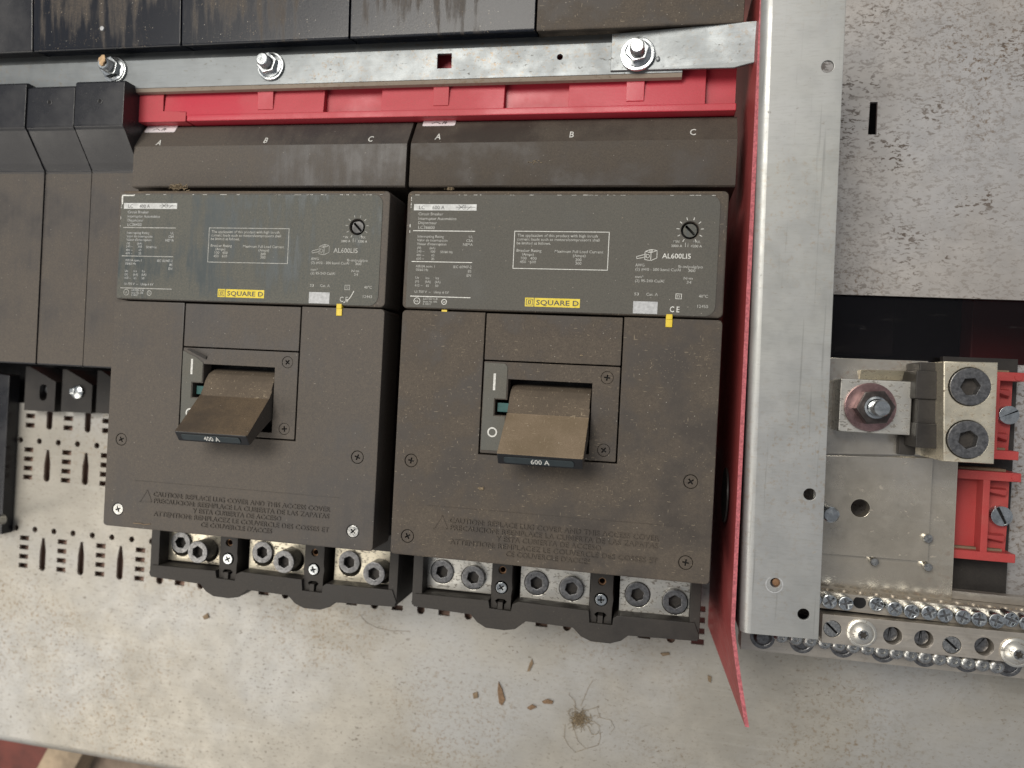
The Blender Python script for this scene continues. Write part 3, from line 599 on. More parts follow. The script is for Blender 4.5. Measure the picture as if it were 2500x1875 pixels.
# ------------------------------------------------------------------ black finger covers at the left
LZ1, LZ2 = -6.0, -25.0
def lz(px, py, z): return P(px, py, z)
ytop = P(250, 205, LZ1).y; yr1 = P(250, 309, LZ1).y; yr2 = P(250, 424, LZ2).y; ybt = P(150, 893, LZ2).y
xs = [P(-70, 210, LZ1).x, P(67, 210, LZ1).x, P(185, 210, LZ1).x, P(307, 210, LZ1).x]
dl = ['black finger cover with blank top, next to the two dimpled covers', 'dimpled black finger cover between the blank cover and another dimpled one', 'dimpled black finger cover touching the red strip and the 400 A breaker']
for i in range(3):
    x0, x1 = xs[i] + (.3, .2, .9)[i], xs[i + 1] - (.1, .9, .2)[i]; dz = (0.8, -.4, 1.0)[i]; dy = (2.5, 0, 2)[i]
    t = thing('finger_cover', dl[i], 'cover', ((x0 + x1) / 2, ybt, PZ), 'black finger covers beside the 400 A breaker')
    zt, zl = LZ1 + dz, LZ2 + dz
    pr = [(ytop + dy, -60), (ytop + dy, zt - 1.5), (ytop + dy - 1.5, zt), (yr1 + 1.5, zt), (yr1, zt - .3), (yr1 - 1.5, zt - 1.8), (yr2 + 6, zl + 3.5), (yr2 + 2, zl + .4), (yr2 + .6, zl + .5), (yr2, zl), (ybt + 1, zl), (ybt, zl - 1), (ybt, -60)]
    sh = obj('shell', xprism(pr, x0, x1, .3), ['black_plastic', 'brown_plastic'], t)
    for p in sh.data.polygons:
        if p.normal.z > .9 and p.center.y * 1000 + ybt < yr2 + 1: p.material_index = 1
    if i:
        px, py = ((121, 250), (244, 247))[i - 1]; c = P(px, py, zt)
        obj('dimple', plate(circ(c.x, c.y, 2.2, 16), [circ(c.x, c.y, 1.3, 12)], zt - .3, zt + .35, .15), 'black_plastic', t)
        obj('dimple_shade', prism(circ(c.x, c.y, 1.4, 10), zt - .4, zt + .08), 'shade_black', t)  # black disc on the face, the dimple's shade painted in
# terminals below them
TB = thing('terminal_block', 'black terminal block in the dark gap under the finger covers, above the perforated pan', 'terminal block', (-380, ptop + 10, PZ))
obj('back_wall', box(-520, -150, ptop + 45, ptop + 50, PZ - 3, -62), 'shade_black', TB); obj('floor', box(-520, -150, ptop - 5, ptop + 50, PZ - 20, PZ - 16), 'shade_black', TB)
for (p0, p1, hx, hy, kind) in (((63, 900), (133, 989), 105, 958, 0), ((153, 907), (223, 992), 192, 957, 1), ((238, 910), (300, 995), 280, 955, 2)):
    zt = -112; a = P(*p0, zt); b = P(*p1, zt); c = P(hx, hy, zt)
    tb = obj('terminal_tab', plate([(a.x, b.y - 6), (b.x, b.y - 6), (b.x, a.y - 10), (a.x + 4, a.y + 2), (a.x, a.y + 2)], [rrect(c.x - 3.6, c.x + 3.6, c.y - 7, c.y + 7, 3.5)] if kind == 0 else [], -140, zt, .4), 'charcoal_plastic', TB)
    if kind == 0: obj('bright_pin', lathe([(3.3, -128), (3.3, -117), (0, -116.6)], c.x + .3, c.y + 2.5, 18), 'zinc_bright', tb)
    if kind == 1:
        obj('clip_screw', merge(lathe([(5.5, zt), (5.5, zt + 2.2), (3.5, zt + 3), (0, zt + 3.2)], c.x, c.y, 20), box(c.x - 6, c.x - 1, c.y - 2, c.y + 3, zt, zt + 4, 1)), 'zinc_bright', tb)
# dark neighbour at the very left edge
NZB = -113
a = P(19, 1000, NZB)
nb = thing('neighbour_breaker', 'dark side of a neighbouring breaker at the edge beside the perforated pan', 'breaker', (a.x - 30, P(0, 1310, NZB).y, PZ))
obj('side_shell', hexa([(a.x - 90, P(0, 1305, NZB).y, PZ + .3), (a.x, P(0, 1305, NZB).y, PZ + .3), (a.x, P(0, 915, NZB).y, PZ + .3), (a.x - 90, P(0, 915, NZB).y, PZ + .3)],
                       [(a.x - 90, P(0, 1305, NZB).y, NZB), (a.x, P(0, 1305, NZB).y, NZB), (a.x, P(0, 915, NZB).y, NZB), (a.x - 90, P(0, 890, NZB).y, NZB)], 1), 'black_plastic', nb)
c = P(6, 1268, NZB); obj('screw', lathe([(4.5, NZB), (4.5, -58.4), (3, -57.6), (0, -57.4)], c.x, c.y, 20), 'screw_steel', nb)

# ------------------------------------------------------------------ red barrier sheet and steel channel
bt0, bt1 = P(1868, -40, 6), P(1795, 1530, -2)
tip = P(1830, 1776, -2)
xt = [(bt0.x, 345.0), (P(1855, 110, 5).x, P(1855, 110, 5).y), (bt1.x, bt1.y), (tip.x, tip.y)]
far_b = P(1728, 1527, PZ + 1)
bm = bmesh.new(); th = 2.2; A = []
lo = [(bt0.x - 1, 345.0, PZ + 2), (bt0.x, xt[1][1], PZ + 2), (far_b.x + 1, far_b.y + 6, PZ + 2), (tip.x - 1, tip.y + 1, -16)]
rows = 26
def lerp(a, b, t): return a + (b - a) * t
near = []; farp = []
N1, N2 = 20, 9
for k in range(N1 + N2 + 1):
    if k <= N1: t_ = k / N1; near.append(Vector((lerp(bt0.x, bt1.x, t_) - 2.4, lerp(345, bt1.y, t_), lerp(6, -2, t_))))
    else: t_ = (k - N1) / N2; near.append(Vector((lerp(bt1.x, tip.x, t_ ** 1.15) - 2.4, lerp(bt1.y, tip.y, t_), -2)))
    t_ = k / (N1 + N2); farp.append(Vector((lerp(bt0.x - 4, far_b.x, t_), lerp(345, far_b.y, t_), PZ + 1)))
vs = [[bm.verts.new(n), bm.verts.new(f), bm.verts.new(f + Vector((th, 0, 0))), bm.verts.new(n + Vector((th, 0, 0)))] for n, f in zip(near, farp)]
for a, b in zip(vs, vs[1:]):
    for k in range(4): bm.faces.new((a[k], a[(k + 1) % 4], b[(k + 1) % 4], b[k]))
bm.faces.new(vs[0]); bm.faces.new(vs[-1][::-1])
bar = obj('barrier_sheet', bm, ['barrier_red', 'barrier_edge'], None, True, origin=(bt1.x, 0, PZ + 1))
tag(bar, 'red fibre barrier sheet standing on edge between the 600 A breaker and steel channel', 'barrier')
for p in bar.data.polygons:
    if p.normal.z > .8: p.material_index = 1
bz = -45; c = P(1772, 1208, bz)
b = plate(circ(0, 0, 17, 28), [], 0, 1.2, .3)
xf(b, Matrix.Translation((lerp(bt0.x, bt1.x, .6) - 4.6, c.y, bz)) @ Matrix.Rotation(math.radians(90), 4, 'Y'))
obj('plug_button', b, 'charcoal_plastic', bar)

ch = thing('steel_channel', 'upright galvanised steel channel with round holes, right of the red barrier', 'channel', (225, -20, PZ))
c0, c1, c2, c3 = P(1886, 0, 10), P(2066, 0, 10), P(1998, 1562, -5), P(1832, 1547, -5)
def cz(y): return lerp(10, -5, (c0.y - y) / (c0.y - c3.y))
tp = 350; e = lambda a, b, y: lerp(a.x, b.x, (a.y - y) / (a.y - b.y))
ol = [(c3.x, c3.y), (c2.x, c2.y), (e(c1, c2, tp), tp), (e(c0, c3, tp), tp)]
hl = [circ(*XY(px, py, cz(P(px, py, 3).y)), r, 20) for px, py, r in ((2021, 162, 3.3), (1977, 1207, 3.3), (1893, 1423, 2.7), (1962, 1500, 3.2))]
b = plate(ol, hl, -2, 0, .3)
for v in b.verts: v.co.z += cz(v.co.y)
obj('face', b, 'channel_steel', ch)
prof = [(-6 * math.sin(t), 6 * math.cos(t) - 6) for t in [math.pi / 2 * i / 6 for i in range(7)]] + [(-6, -112), (-4, -112)] + [(-4 * math.sin(t), 4 * math.cos(t) - 6) for t in [math.pi / 2 * i / 6 for i in range(6, -1, -1)]]
obj('flange', hexa([(c3.x + .2 + x, c3.y, cz(c3.y) + z) for x, z in prof], [(e(c0, c3, tp) + .2 + x, tp, cz(tp) + z) for x, z in prof]), 'channel_steel', ch)
c = P(1893, 1423, cz(0) + .3); obj('stain_ring', ring(c.x - .5, c.y - 1, 4.2, 4.8, cz(c.y) + .12, 24), 'sticker_silver', ch)
c = P(1897, 1423, -6); obj('spot_weld_pin', lathe([(2.4, -14), (2.4, -7), (0, -6.6)], c.x, c.y, 14), 'brass_insert', ch)

# ------------------------------------------------------------------ neutral assembly at the right
NZ = -50.0
na = thing('neutral_bus', 'tin-plated neutral bus plate with stud, washer and drilled hole beside the channel', 'busbar', (*XY(2150, 1440, NZ), BZ))
a, b = P(1985, 1126, NZ - 6), P(2337, 1126, NZ - 6); yl = P(2150, 1456, NZ - 6).y; yu = P(2200, 1128, NZ - 6).y
hole = circ(*XY(2101, 1241, NZ), 5.4, 24)
obj('base_plate', plate([(a.x, yl), (P(2322, 1452, NZ - 6).x, yl), (b.x, yu + 4), (a.x, yu + 20)], [circ(hole[0][0] - 5.4, hole[0][1], 5.4, 24)], NZ - 10, NZ - 4, .8), 'neutral_plate', na)
a2 = P(1985, 900, NZ); 
mid = plate([(a.x, P(2100, 1360, NZ).y), (P(2266, 1370, NZ).x, P(2266, 1372, NZ).y), (P(2279, 1118, NZ).x, P(2279, 1118, NZ).y), (a.x, P(2000, 1112, NZ).y)], [hole], NZ - 3.9, NZ - .5, .4)
obj('overlay_plate', mid, 'neutral_plate', na)
up = plate([(a.x, P(2000, 1110, NZ).y + .6), (P(2279, 1116, NZ).x, P(2279, 1116, NZ).y + .8), (P(2225, 895, NZ).x + 9, P(2225, 880, NZ).y), (a.x, P(2000, 872, NZ).y)], [], NZ - 7, NZ + .6, .5)
obj('upper_plate', up, 'neutral_plate', na)
q = [P(2098, 903, NZ + 1), P(2203, 905, NZ + 1), P(2202, 929, NZ + 1), P(2098, 926, NZ + 1)]
obj('reflection_strip', hexa([(p.x, p.y, NZ + .7) for p in q[::-1]], [(p.x, p.y, NZ + (1.6 if k < 2 else 5.5)) for k, p in enumerate(q[::-1])], .2), 'lug_gold', na)  # tilted gold strip put in for a bright reflection
def pin(px, py, r, z0, z1, mat, name='rivet', dom=.4):
    c = P(px, py, z1); return obj(name, lathe([(r, z0), (r, z1 - dom), (r - dom, z1), (0, z1 + .05)], c.x, c.y, 20), mat, na)
pin(2267, 1316, 2.7, NZ - 4, NZ + 2.4, 'screw_steel'); pin(2136, 1373, 2.5, NZ - 5, NZ + 1.2, 'screw_steel'); pin(2267, 1386, 2.5, NZ - 5, NZ + 1.2, 'screw_steel')
pin(2030, 1257, 4.6, NZ - 4, -18, 'zinc_bright', 'stud', .8)
# stud connector
k0, k1 = P(2053, 924, -33), P(2222, 1063, -33)
cn = obj('stud_connector', box(k0.x, k1.x, k1.y, k0.y, NZ + .4, -33, .6), 'lug_aluminium', na)
c = P(2124, 994, -32)
obj('washer', plate(circ(c.x, c.y, 14.2, 40), [circ(c.x, c.y, 5, 20)], -33, -31, .5), 'purple_washer', cn)
obj('nut', plate(circ(c.x + .6, c.y, 10.6, 6, .1), [circ(c.x + .6, c.y, 4.9, 20)], -31, -22, .8), 'nut_dark', cn)
obj('nut_collar', lathe([(6.6, -22), (6.3, -21.4), (5, -21.2)], c.x + .6, c.y, 28), 'zinc_bright', cn)
obj('stud', lathe([(4.7, -30), (4.7, -11), (4.1, -10.2), (0, -10.1)], c.x + .6, c.y - .2, 22), 'zinc_bright', cn)
# black clamps
cl = thing('plastic_clamp', 'black plastic clamp between the stud connector and the double lug', 'clamp', (*XY(2260, 1000, -45), NZ))
for (p0, p1, z) in (((2246, 884), (2301, 1096), -26), ((2238, 904), (2292, 976), -24), ((2238, 1032), (2292, 1096), -24), ((2196, 1064), (2236, 1112), -44)):
    a, b = P(*p0, z), P(*p1, z); obj('block', box(a.x, b.x - .2, b.y, a.y, NZ + .7, z, .7), 'charcoal_plastic', cl)
# double lug
LZ = -14.0
dl_ = thing('double_lug', 'speckled aluminium double lug with two hex set screws beside red insulators', 'lug', (*XY(2370, 1010, -30), NZ))
pp = [XY(2303, 1126, LZ), XY(2427, 1133, LZ), XY(2437, 885, LZ), XY(2304, 882, LZ)]
s1, s2 = XY(2367, 944, LZ), XY(2361, 1073, LZ)
lugb = obj('lug_body', plate(pp, [circ(*s1, 10.6, 28), circ(*s2, 10.6, 28)], NZ - 3, LZ, .6), 'lug_gold', dl_)
for s, a_ in ((s1, .1), (s2, .35)): hex_set_screw('set_screw', s[0], s[1], 10.3, NZ, LZ + 1.6, 'set_screw', dl_, a_, .5)
# red insulators with dark base
bs = thing('mounting_strip', 'dark base strip under the red insulators on the speckled panel', 'base strip', (*XY(2400, 1300, BZ), BZ))
a, b = P(2290, 1120, BZ + 6), P(2474, 900, BZ + 6); lb_ = P(2456, 1456, BZ + 6)
obj('strip', prism([(a.x, lb_.y), (lb_.x, lb_.y), (P(2474, 1120, BZ + 6).x, b.y + 6), (a.x, b.y + 6)], BZ + .3, BZ + 6, .4), 'charcoal_plastic', bs)
for i, (y_t, y_b, xr_, scx, scy, sr) in enumerate(((906, 1119, 2492, 2457, 1013, 5.6), (1150, 1369, 2484, 2439, 1258, 6.0))):
    z = -60.0
    t = thing('insulator', ('red bus insulator beside the double lug, partly hidden by it', 'red bus insulator with open pocket below the double lug')[i], 'insulator', (*XY(2400, y_b, BZ + 6), BZ + 6), 'red bus insulators')
    X = lambda px, py=1200: P(px, py, z).x
    xl, xr2 = X(2300), X(xr_, y_b); yT, yB = P(2400, y_t, z).y, P(2400, y_b, z).y
    xm0, xm1 = X(2397, 1260), X(2415, 1260)
    if i == 0: xm0, xm1 = X(2425, 1000), X(2440, 1000)
    obj('top_bar', box(xl, xr2, yT - 5.4, yT, BZ + 6.1, z, .6), 'red_insulator', t); obj('bottom_bar', box(xl, xr2 - 1, yB, yB + 5.4, BZ + 6.1, z, .6), 'red_insulator', t)
    obj('divider', box(xm0, xm1, yB + 5, yT - 5, BZ + 6.1, z - .2, .6), 'red_insulator', t); obj('pocket_floor', box(xl, xm0 + .5, yB + 3, yT - 3, BZ + 6.1, z - 9), 'red_insulator', t)
    sc = P(scx, scy, z - 8)
    obj('foot', plate([(xm1 - .5, yB + 4), (xr2 - 3, yB + 4), (xr2 - 2.5, sc.y - 3), (sc.x + 2, sc.y - 3), (sc.x + 2, sc.y + 3), (xr2 - 2.5, sc.y + 3), (xr2 - 2.5, yT - 4), (xm1 - .5, yT - 4)], [], BZ + 6.1, z - 9, .4), 'red_insulator', t)
    for yy in (yT - 13, yB + 13):
        obj('rib', hexa([(xm1, yy - 1, z - 9), (xr2 - 5, yy - 3, z - 9), (xr2 - 5, yy + 3, z - 9), (xm1, yy + 3, z - 9)], [(xm1, yy + .5, z - 2), (xr2 - 5.5, yy - 1.5, z - 5), (xr2 - 5.5, yy + 2, z - 4), (xm1, yy + 2.4, z - 1.5)], .4), 'red_insulator', t)
    for yy in (yT, yB + 5.4): obj('dust_line', box(xl + 2, xr2 - 6, yy - .1, yy + 1.3, BZ + 6.2, z - 6, .2), 'handle_dust', t)
    obj('pin_cap', lathe([(2.2, z - .5), (2.2, z + .6), (0, z + .8)], xr2 - 3.4, yT - 2.7, 16), 'red_insulator', t)
    s = slotted_screw('mounting_screw', sc.x, sc.y, sr, z - 10, z - 4, 'zinc_bright', t, .5 if i == 0 else -1.1, .11)

# ------------------------------------------------------------------ ground bars
def bar_frame(p0, p1, z):
    """unit directions of a bar whose front edge runs through two pixels"""
    a, b = P(*p0, z), P(*p1, z); u = (b - a).normalized(); return a, u, Vector((-u.y, u.x, 0))
def q4(px, py): return (1780 + .3255 * px, 1350 + .3255 * py)
def lineat(p0, p1, z, x0, x1):
    a, b = P(*p0, z), P(*p1, z); return [(x, a.y + (b.y - a.y) * (x - a.x) / (b.x - a.x)) for x in (x0, x1)]
# upper bar: wire holes on its upper side, screws on the front
UZ = -42.0
gx0, gx1 = P(*q4(640, 300), UZ).x, 520
gt = lineat(q4(690, 288), q4(2212, 448), UZ, gx0, gx1); gb = lineat(q4(690, 415), q4(2212, 590), UZ, gx0, gx1)
g1 = thing('ground_bar', 'narrow terminal bar with row of shiny screws and wire holes above the black strip', 'terminal bar', (*gt[0], UZ - 22), 'terminal bars at the foot of the neutral plate')
ux = Vector((gt[1][0] - gt[0][0], gt[1][1] - gt[0][1], 0)).normalized(); L = (Vector((*gt[1], 0)) - Vector((*gt[0], 0))).length
# upper side plate with holes, built flat then stood up
hxs = []
for k in range(24):
    c = P(*q4(740 + 121.5 * k, 270 + 13.9 * k), UZ - 6)
    s = (Vector((c.x, c.y, 0)) - Vector((*gt[0], 0))).dot(ux); hxs.append(s)
hxs = [s for s in hxs if s < L - 5]
side = plate(rect(0, L, -22, 0), [circ(s, -6.5, 3.5, 16) for s in hxs], -1.2, 0)
M = Matrix(((ux.x, 0, -ux.y, gt[0][0]), (ux.y, 0, ux.x, gt[0][1]), (0, 1, 0, UZ), (0, 0, 0, 1)))
obj('bar_side', xf(side, M), 'bar_tin', g1)
obj('bar_front', hexa([(*gb[0], UZ - 22), (*gb[1], UZ - 22), (gt[1][0], gt[1][1] - 1.3, UZ - 22), (gt[0][0], gt[0][1] - 1.3, UZ - 22)], [(*gb[0], UZ - .3), (*gb[1], UZ - .3), (gt[1][0], gt[1][1] - 1.3, UZ - .3), (gt[0][0], gt[0][1] - 1.3, UZ - .3)], .3), 'bar_tin', g1)
bt = hexa([(gt[0][0] - 2, gt[0][1] + .1, UZ - 22), (gt[1][0], gt[1][1] + .1, UZ - 22), (gt[1][0], gt[1][1] + 5, UZ - 22), (gt[0][0] + 4, gt[0][1] + 5, UZ - 22)], [(gt[0][0] + 4, gt[0][1] + .1, UZ - 15.5), (gt[1][0], gt[1][1] + .1, UZ - 15.5), (gt[1][0], gt[1][1] + 5, UZ - 15.5), (gt[0][0] + 4, gt[0][1] + 5, UZ - 15.5)], .3)
obj('ledge', bt, 'bar_tin', g1)
spos = [(640, 352), (755, 367), (878, 381), None, (1108, 388), (1245, 422), (1370, 441), (1502, 452), (1622, 469), (1757, 484), (1880, 499), (2010, 513), (2118, 503), (2240, 530), (2360, 545)]
for k, sp in enumerate(spos):
    if sp is None:
        c = P(*q4(980, 372), UZ); obj('hole_shade', prism(circ(c.x, c.y, 3.6, 18), UZ - 4, UZ - .12), 'shade_black', g1); continue  # black disc stands in for the shade inside an unfilled hole
    h = UZ + (3.0 if k in (4,) else 8.5); c = P(*q4(*sp), h); r = 4.3
    prof_z = [(r * .9, UZ - 1), (r * .92, h - 3.2), (r, h - 3), (r, h - 1.5)]
    o = obj('terminal_screw', lathe(prof_z, c.x, c.y, 20), 'zinc_bright', g1)
    a_ = random.uniform(0, 1.5); hb = plate(circ(c.x, c.y, r, 20), [cross(c.x, c.y, r * .66, .42, a_)], h - 2, h, .8)
    obj('head', hb, 'zinc_bright', o); obj('head_recess', prism(circ(c.x, c.y, r * .8, 12), h - 2.4, h - 1.0), 'set_screw', o)
# black strip between the bars
SZ = -44
st = lineat(q4(690, 418), q4(2212, 596), SZ, gx0, gx1); sb = lineat(q4(690, 452), q4(2212, 612), SZ, gx0, gx1)
bs2 = thing('insulating_channel', 'thin black insulating strip between the two terminal bars', 'insulator', (*st[0], SZ - 20))
obj('strip', hexa([(*sb[0], SZ - 20), (*sb[1], SZ - 20), (*st[1], SZ - 20), (*st[0], SZ - 20)], [(*sb[0], SZ), (*sb[1], SZ), (*st[1], SZ), (*st[0], SZ)], .3), 'dark_edge', bs2)
ml = [(st[0][0] * .5 + sb[0][0] * .5, st[0][1] * .5 + sb[0][1] * .5), (st[1][0], st[1][1] * .5 + sb[1][1] * .5)]
obj('edge_bead', tube([(*ml[0], SZ + .2), (*ml[1], SZ + .2)], .6, 8), 'black_plastic', bs2)
# lower bar with slotted screws
GZ = -36.0
lt_ = lineat(q4(690, 456), q4(2212, 602), GZ, gx0 + 4, gx1); lbm = lineat(q4(660, 668), q4(2212, 832), GZ, gx0 + 4, gx1)
g2 = thing('ground_bar', 'wide terminal bar with slotted screws and two large star-drive screws', 'terminal bar', (*lt_[0], GZ - 25), 'terminal bars at the foot of the neutral plate')
items = [(775, 570, 66, 's', -.75), (992, 600, 112, 't', 0), (1218, 622, 62, 'r', 1.5), (1452, 648, 62, 'r', 1.5), (1672, 692, 66, 's', -.7), (1905, 703, 62, 'r', .95), (2150, 745, 112, 't', .3)]
sc_ = (P(*q4(1100, 600), GZ) - P(*q4(1000, 600), GZ)).length / 100
hl = [circ(*XY(*q4(x + 10 * (k == 'r'), y), GZ), r * sc_ * (1.14 if k == 'r' else 1.04), 26) for x, y, r, k, a_ in items if k != 't']
obj('bar_body', plate([*lbm, lt_[1], lt_[0]], hl, GZ - 12, GZ, .3), 'bar_tin', g2)
for x, y, r, k, a_ in items:
    c = P(*q4(x, y), GZ); r *= sc_
    if k == 't':
        hd = merge(lathe([(r, GZ + .1), (r, GZ + 1), (r * .86, GZ + 1.6), (r * .8, GZ + 1.5), (r * .62, GZ + 3.2), (r * .34, GZ + 4.2)], c.x, c.y, 36))
        o = obj('flange_screw', hd, 'lug_aluminium', g2)
        star = []
        for q in range(12):
            rr = r * (.30 if q % 2 == 0 else .19); star.append((c.x + rr * math.cos(a_ + q * math.pi / 6), c.y + rr * math.sin(a_ + q * math.pi / 6)))
        obj('star_drive', plate(circ(c.x, c.y, r * .36, 20), [star], GZ + 2.6, GZ + 4.3, .1), 'screw_steel', o)
        obj('drive_floor', prism(circ(c.x, c.y, r * .33, 12), GZ + 1.2, GZ + 2.7), 'socket_shade', o)
    else:
        z1 = GZ - .4 if k == 's' else GZ - 4
        slotted_screw('slotted_screw', c.x, c.y, r, GZ - 12, z1, 'screw_steel' if k == 's' else 'set_screw', g2, a_, .10)
# rear bar with screws peeping out below
HZ = -62.0
rt = lineat(q4(90, 560), q4(2212, 780), HZ, P(*q4(88, 620), HZ).x, gx1); rb = lineat(q4(90, 722), q4(2212, 945), HZ, P(*q4(88, 620), HZ).x, gx1)
g3 = thing('ground_bar', 'rear terminal bar lowest of the three, its screws peeping out below the wide bar', 'terminal bar', (*rt[0], PZ), 'terminal bars at the foot of the neutral plate')
obj('bar_body', hexa([(*rb[0], HZ - 14), (*rb[1], HZ - 14), (*rt[1], HZ - 14), (*rt[0], HZ - 14)], [(*rb[0], HZ), (*rb[1], HZ), (*rt[1], HZ), (*rt[0], HZ)], .4), 'bar_tin', g3)
obj('stand_off', box(rt[0][0] + 20, gx1 - 10, min(rb[1][1], rt[1][1]) + 6, rb[0][1] + 2, PZ + .2, HZ - 14), 'charcoal_plastic', g3)
for x, y in ((250, 628), (545, 660), (850, 692), (1155, 728), (1465, 760), (1780, 800), (2090, 830)):
    c = P(*q4(x, y), HZ); rr = 7.6
    o = obj('wire_screw', lathe([(rr, HZ + .05), (rr, HZ + .5), (rr * .82, HZ + .55), (rr * .72, HZ + .2), (rr * .5, HZ + 2.2), (0, HZ + 2.6)], c.x, c.y, 26), 'set_screw', g3)
for k in range(16):
    x, y = 395 + 108 * k, 630 + 15.2 * k; h = HZ + 13; c = P(*q4(x, y), h)
    o = obj('terminal_screw', lathe([(3.7, HZ), (3.7, h - 3), (4.6, h - 2.8), (4.5, h - 1.8)], c.x, c.y, 18), 'set_screw', g3)
    cap = lathe([(4.5, h - 1.8), (4.0, h - .7), (3.0, h), (1.6, h + .25), (1.5, h - .8), (0, h - 1)], c.x, c.y, 18)
    obj('head', merge(cap, box(c.x - 3.2, c.x + 3.2, c.y - .5, c.y + .5, h - .9, h - .5)), 'screw_steel', o)

# ------------------------------------------------------------------ things under the lower left corner
FZ = -420
w0 = [P(120, 1817, -260), P(205, 1830, -260), P(178, 1890, -260), P(75, 1900, -260)]
d_ = (w0[3] - w0[0]).normalized()
q = [w0[0] - d_ * 120, w0[1] - d_ * 120, w0[2] + d_ * 160, w0[3] + d_ * 160]
o = obj('timber_beam', hexa([(p.x, p.y, FZ) for p in q[::-1]], [(p.x, p.y, -260) for p in q[::-1]], 2), 'wood_pale', None, origin=(w0[1].x, w0[1].y, FZ)); tag(o, 'pale timber beam on the red floor below the pan edge', 'timber')
b0, b1 = P(212, 1830, -290), P(700, 1875, -290)
o = obj('cardboard_sheet', box(b0.x, b1.x + 60, b0.y - 260, b0.y + 180, FZ + .5, -292, 3), 'cardboard', None, origin=(b0.x, b0.y, FZ)); tag(o, 'grey brown cardboard box beside the timber beam below the pan edge', 'cardboard')

# ------------------------------------------------------------------ debris
def leaf(pts, z, mat, label, cat, h=.8):
    p2 = [XY(*p, z) for p in pts]; p0 = p2[0]
    b = plate(p2, [], z + .1, z + h, .1)
    for v in b.verts: v.co.z += .8 * abs(math.sin((v.co.x + v.co.y) * .35)) if v.co.z > z + .3 else 0
    tag(obj(cat.replace(' ', '_'), b, mat, None, origin=(p0[0], p0[1], z)), label, cat)
def c9(u, v): return (980 + .3843 * u, 1300 + .3843 * v)
leaf([c9(*p) for p in ((618, 945), (640, 990), (660, 1060), (640, 1095), (622, 1080), (612, 1000))], PZ, 'leaf_bit', 'slim brown leaf scrap on the pan left of the dust clump', 'leaf scrap')
leaf([c9(*p) for p in ((455, 1020), (485, 1010), (488, 1045), (460, 1055))], PZ, 'fibre_brown', 'small olive crumb on the pan left of the leaf scrap', 'crumb')
leaf([c9(*p) for p in ((895, 1070), (930, 1055), (965, 1070), (960, 1085), (905, 1082))], PZ, 'leaf_bit', 'flat brown flake on the pan just above the dust clump', 'flake')
leaf([c9(*p) for p in ((1645, 765), (1700, 760), (1705, 775), (1660, 782))], PZ, 'fibre_brown', 'dark crumb on the pan below the 600 A lugs', 'crumb')
leaf([c9(*p) for p in ((800, 1110), (830, 1090), (860, 1105), (820, 1125))], PZ, 'leaf_bit', 'curled brown flake on the pan left above the dust clump', 'flake')
leaf([c9(*p) for p in ((1945, 905), (1970, 915), (1965, 950), (1948, 940))], PZ, 'fibre_brown', 'dark crumb on the pan beside the barrier tip', 'crumb')
leaf([c9(*p) for p in ((800, 880), (815, 830), (830, 800), (838, 830), (815, 880))], PZ, 'fibre_brown', 'narrow dark smear of dirt on the pan below the 600 A phase posts', 'dirt smear', .4)
leaf([(496, 1504), (508, 1496), (512, 1508), (500, 1512)], PZ, 'fibre_brown', 'dark dirt crumb on the pan below the 400 A lug base', 'crumb')
rn = random.Random(4); cc = P(*c9(1130, 1180), PZ); parts = []
for k in range(150):
    a = rn.uniform(0, 6.28); rr = rn.uniform(1, 9) if k < 132 else rn.uniform(7, 18); p = Vector((cc.x + rn.gauss(0, 3), cc.y + rn.gauss(0, 2.5), PZ + rn.uniform(.3, 2))); pts = []
    for s in range(9):
        pts.append(tuple(p)); a += rn.gauss(0, .5); p = p + Vector((math.cos(a), math.sin(a) * .8, 0)) * rr / 8; p.z = PZ + .35 + abs(rn.gauss(0, .5))
    parts.append(tube(pts, rn.uniform(.10, .22), 4))
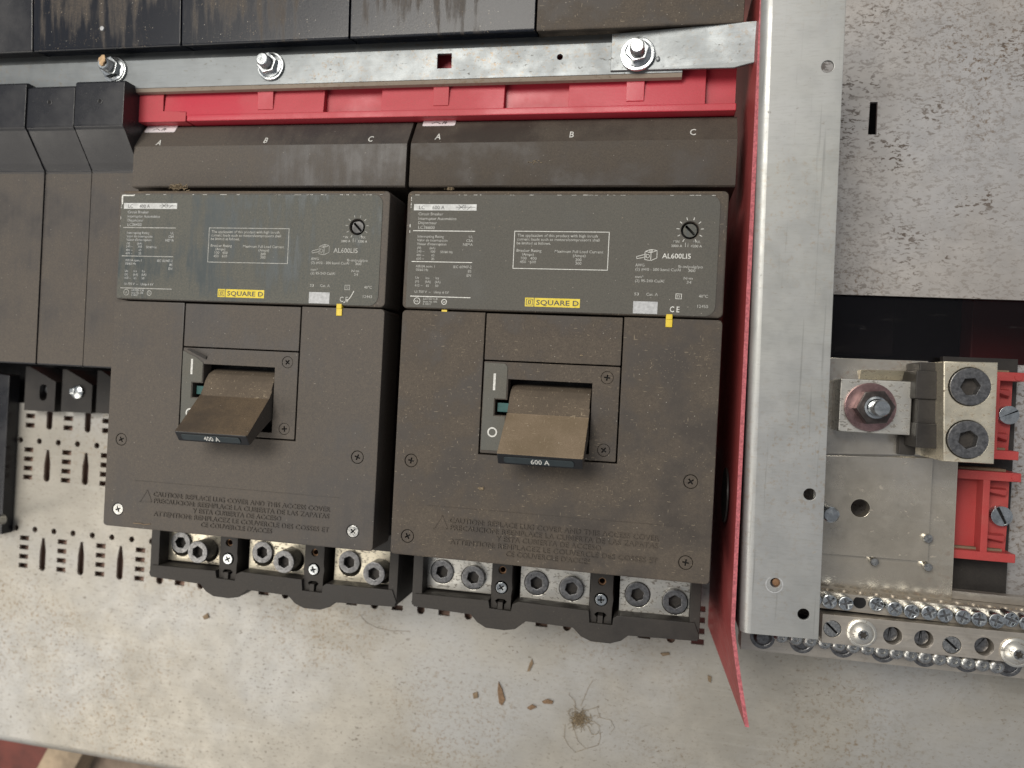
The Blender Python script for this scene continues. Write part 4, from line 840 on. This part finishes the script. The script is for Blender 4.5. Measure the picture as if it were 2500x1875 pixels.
for arc in (((1040, 1215), (1035, 1300), (1060, 1350), (1105, 1395), (1180, 1370), (1250, 1350), (1265, 1300), (1255, 1230)), ((1170, 1130), (1240, 1110), (1255, 1150), (1262, 1165)), ((1090, 1230), (1120, 1320), (1170, 1370)), ((1240, 1170), (1330, 1190), (1355, 1240), (1330, 1270)), ((1140, 1100), (1190, 980), (1215, 940))):
    parts.append(tube([(*XY(*c9(*p), PZ), PZ + .4) for p in arc], .13, 4))
d = obj('dust_clump', merge(*parts), 'dust_fluff', None, origin=(cc.x, cc.y, PZ)); tag(d, 'tangled brown dust and hair clump lying on the pan', 'dust clump')
def fluff(px, py, z, r, n, label, up=1.0):
    c = P(px, py, z); parts = []
    for k in range(n):
        a, e = rn.uniform(0, 6.28), rn.uniform(.1, 1.2); p = Vector((c.x + rn.gauss(0, r * .4), c.y + rn.gauss(0, r * .15), z)); pts = []
        for s in range(5): pts.append(tuple(p)); p = p + Vector((math.cos(a), math.sin(a) * .4, math.sin(e) * up)) * r / 5; a += rn.gauss(0, .7)
        parts.append(tube(pts, rn.uniform(.12, .25), 4))
    tag(obj('dust_tuft', merge(*parts), 'dust_fluff', None, origin=(c.x, c.y, z)), label, 'dust tuft')
fluff(438, 459, -1.0, 5, 70, 'fuzzy brown dust tuft stuck above the 400 A label')
fluff(1099, 462, -1.0, 2.2, 30, 'tiny tan dust tuft above the 600 A label')
fluff(1308, 397, -17.5, 3.2, 22, 'small grey fluff on the 600 A terminal cover', .5)
fluff(1174, 1192, 0, 2.0, 30, 'small tan crumb of fluff below the 600 A handle', .5)
fluff(1420, 868, 0, 0.9, 10, 'fine lint speck on the 600 A access flap', .3)

def hair(pts, z, r, label):
    p3 = [(*XY(*p, z), z + r + .15) for p in pts]
    tag(obj('loose_fibre', tube(p3, r, 4), 'fibre_brown', None, origin=p3[0]), label, 'fibre')
hair([(880, 1502), (895, 1520), (920, 1532), (955, 1540), (1000, 1541)], PZ, .12, 'fine dark hair lying on the pan between the two lug bases')
hair([(327, 1277), (345, 1278), (352, 1281), (368, 1279)], 0, .28, 'short tan splinter on the lower edge of the 400 A cover')
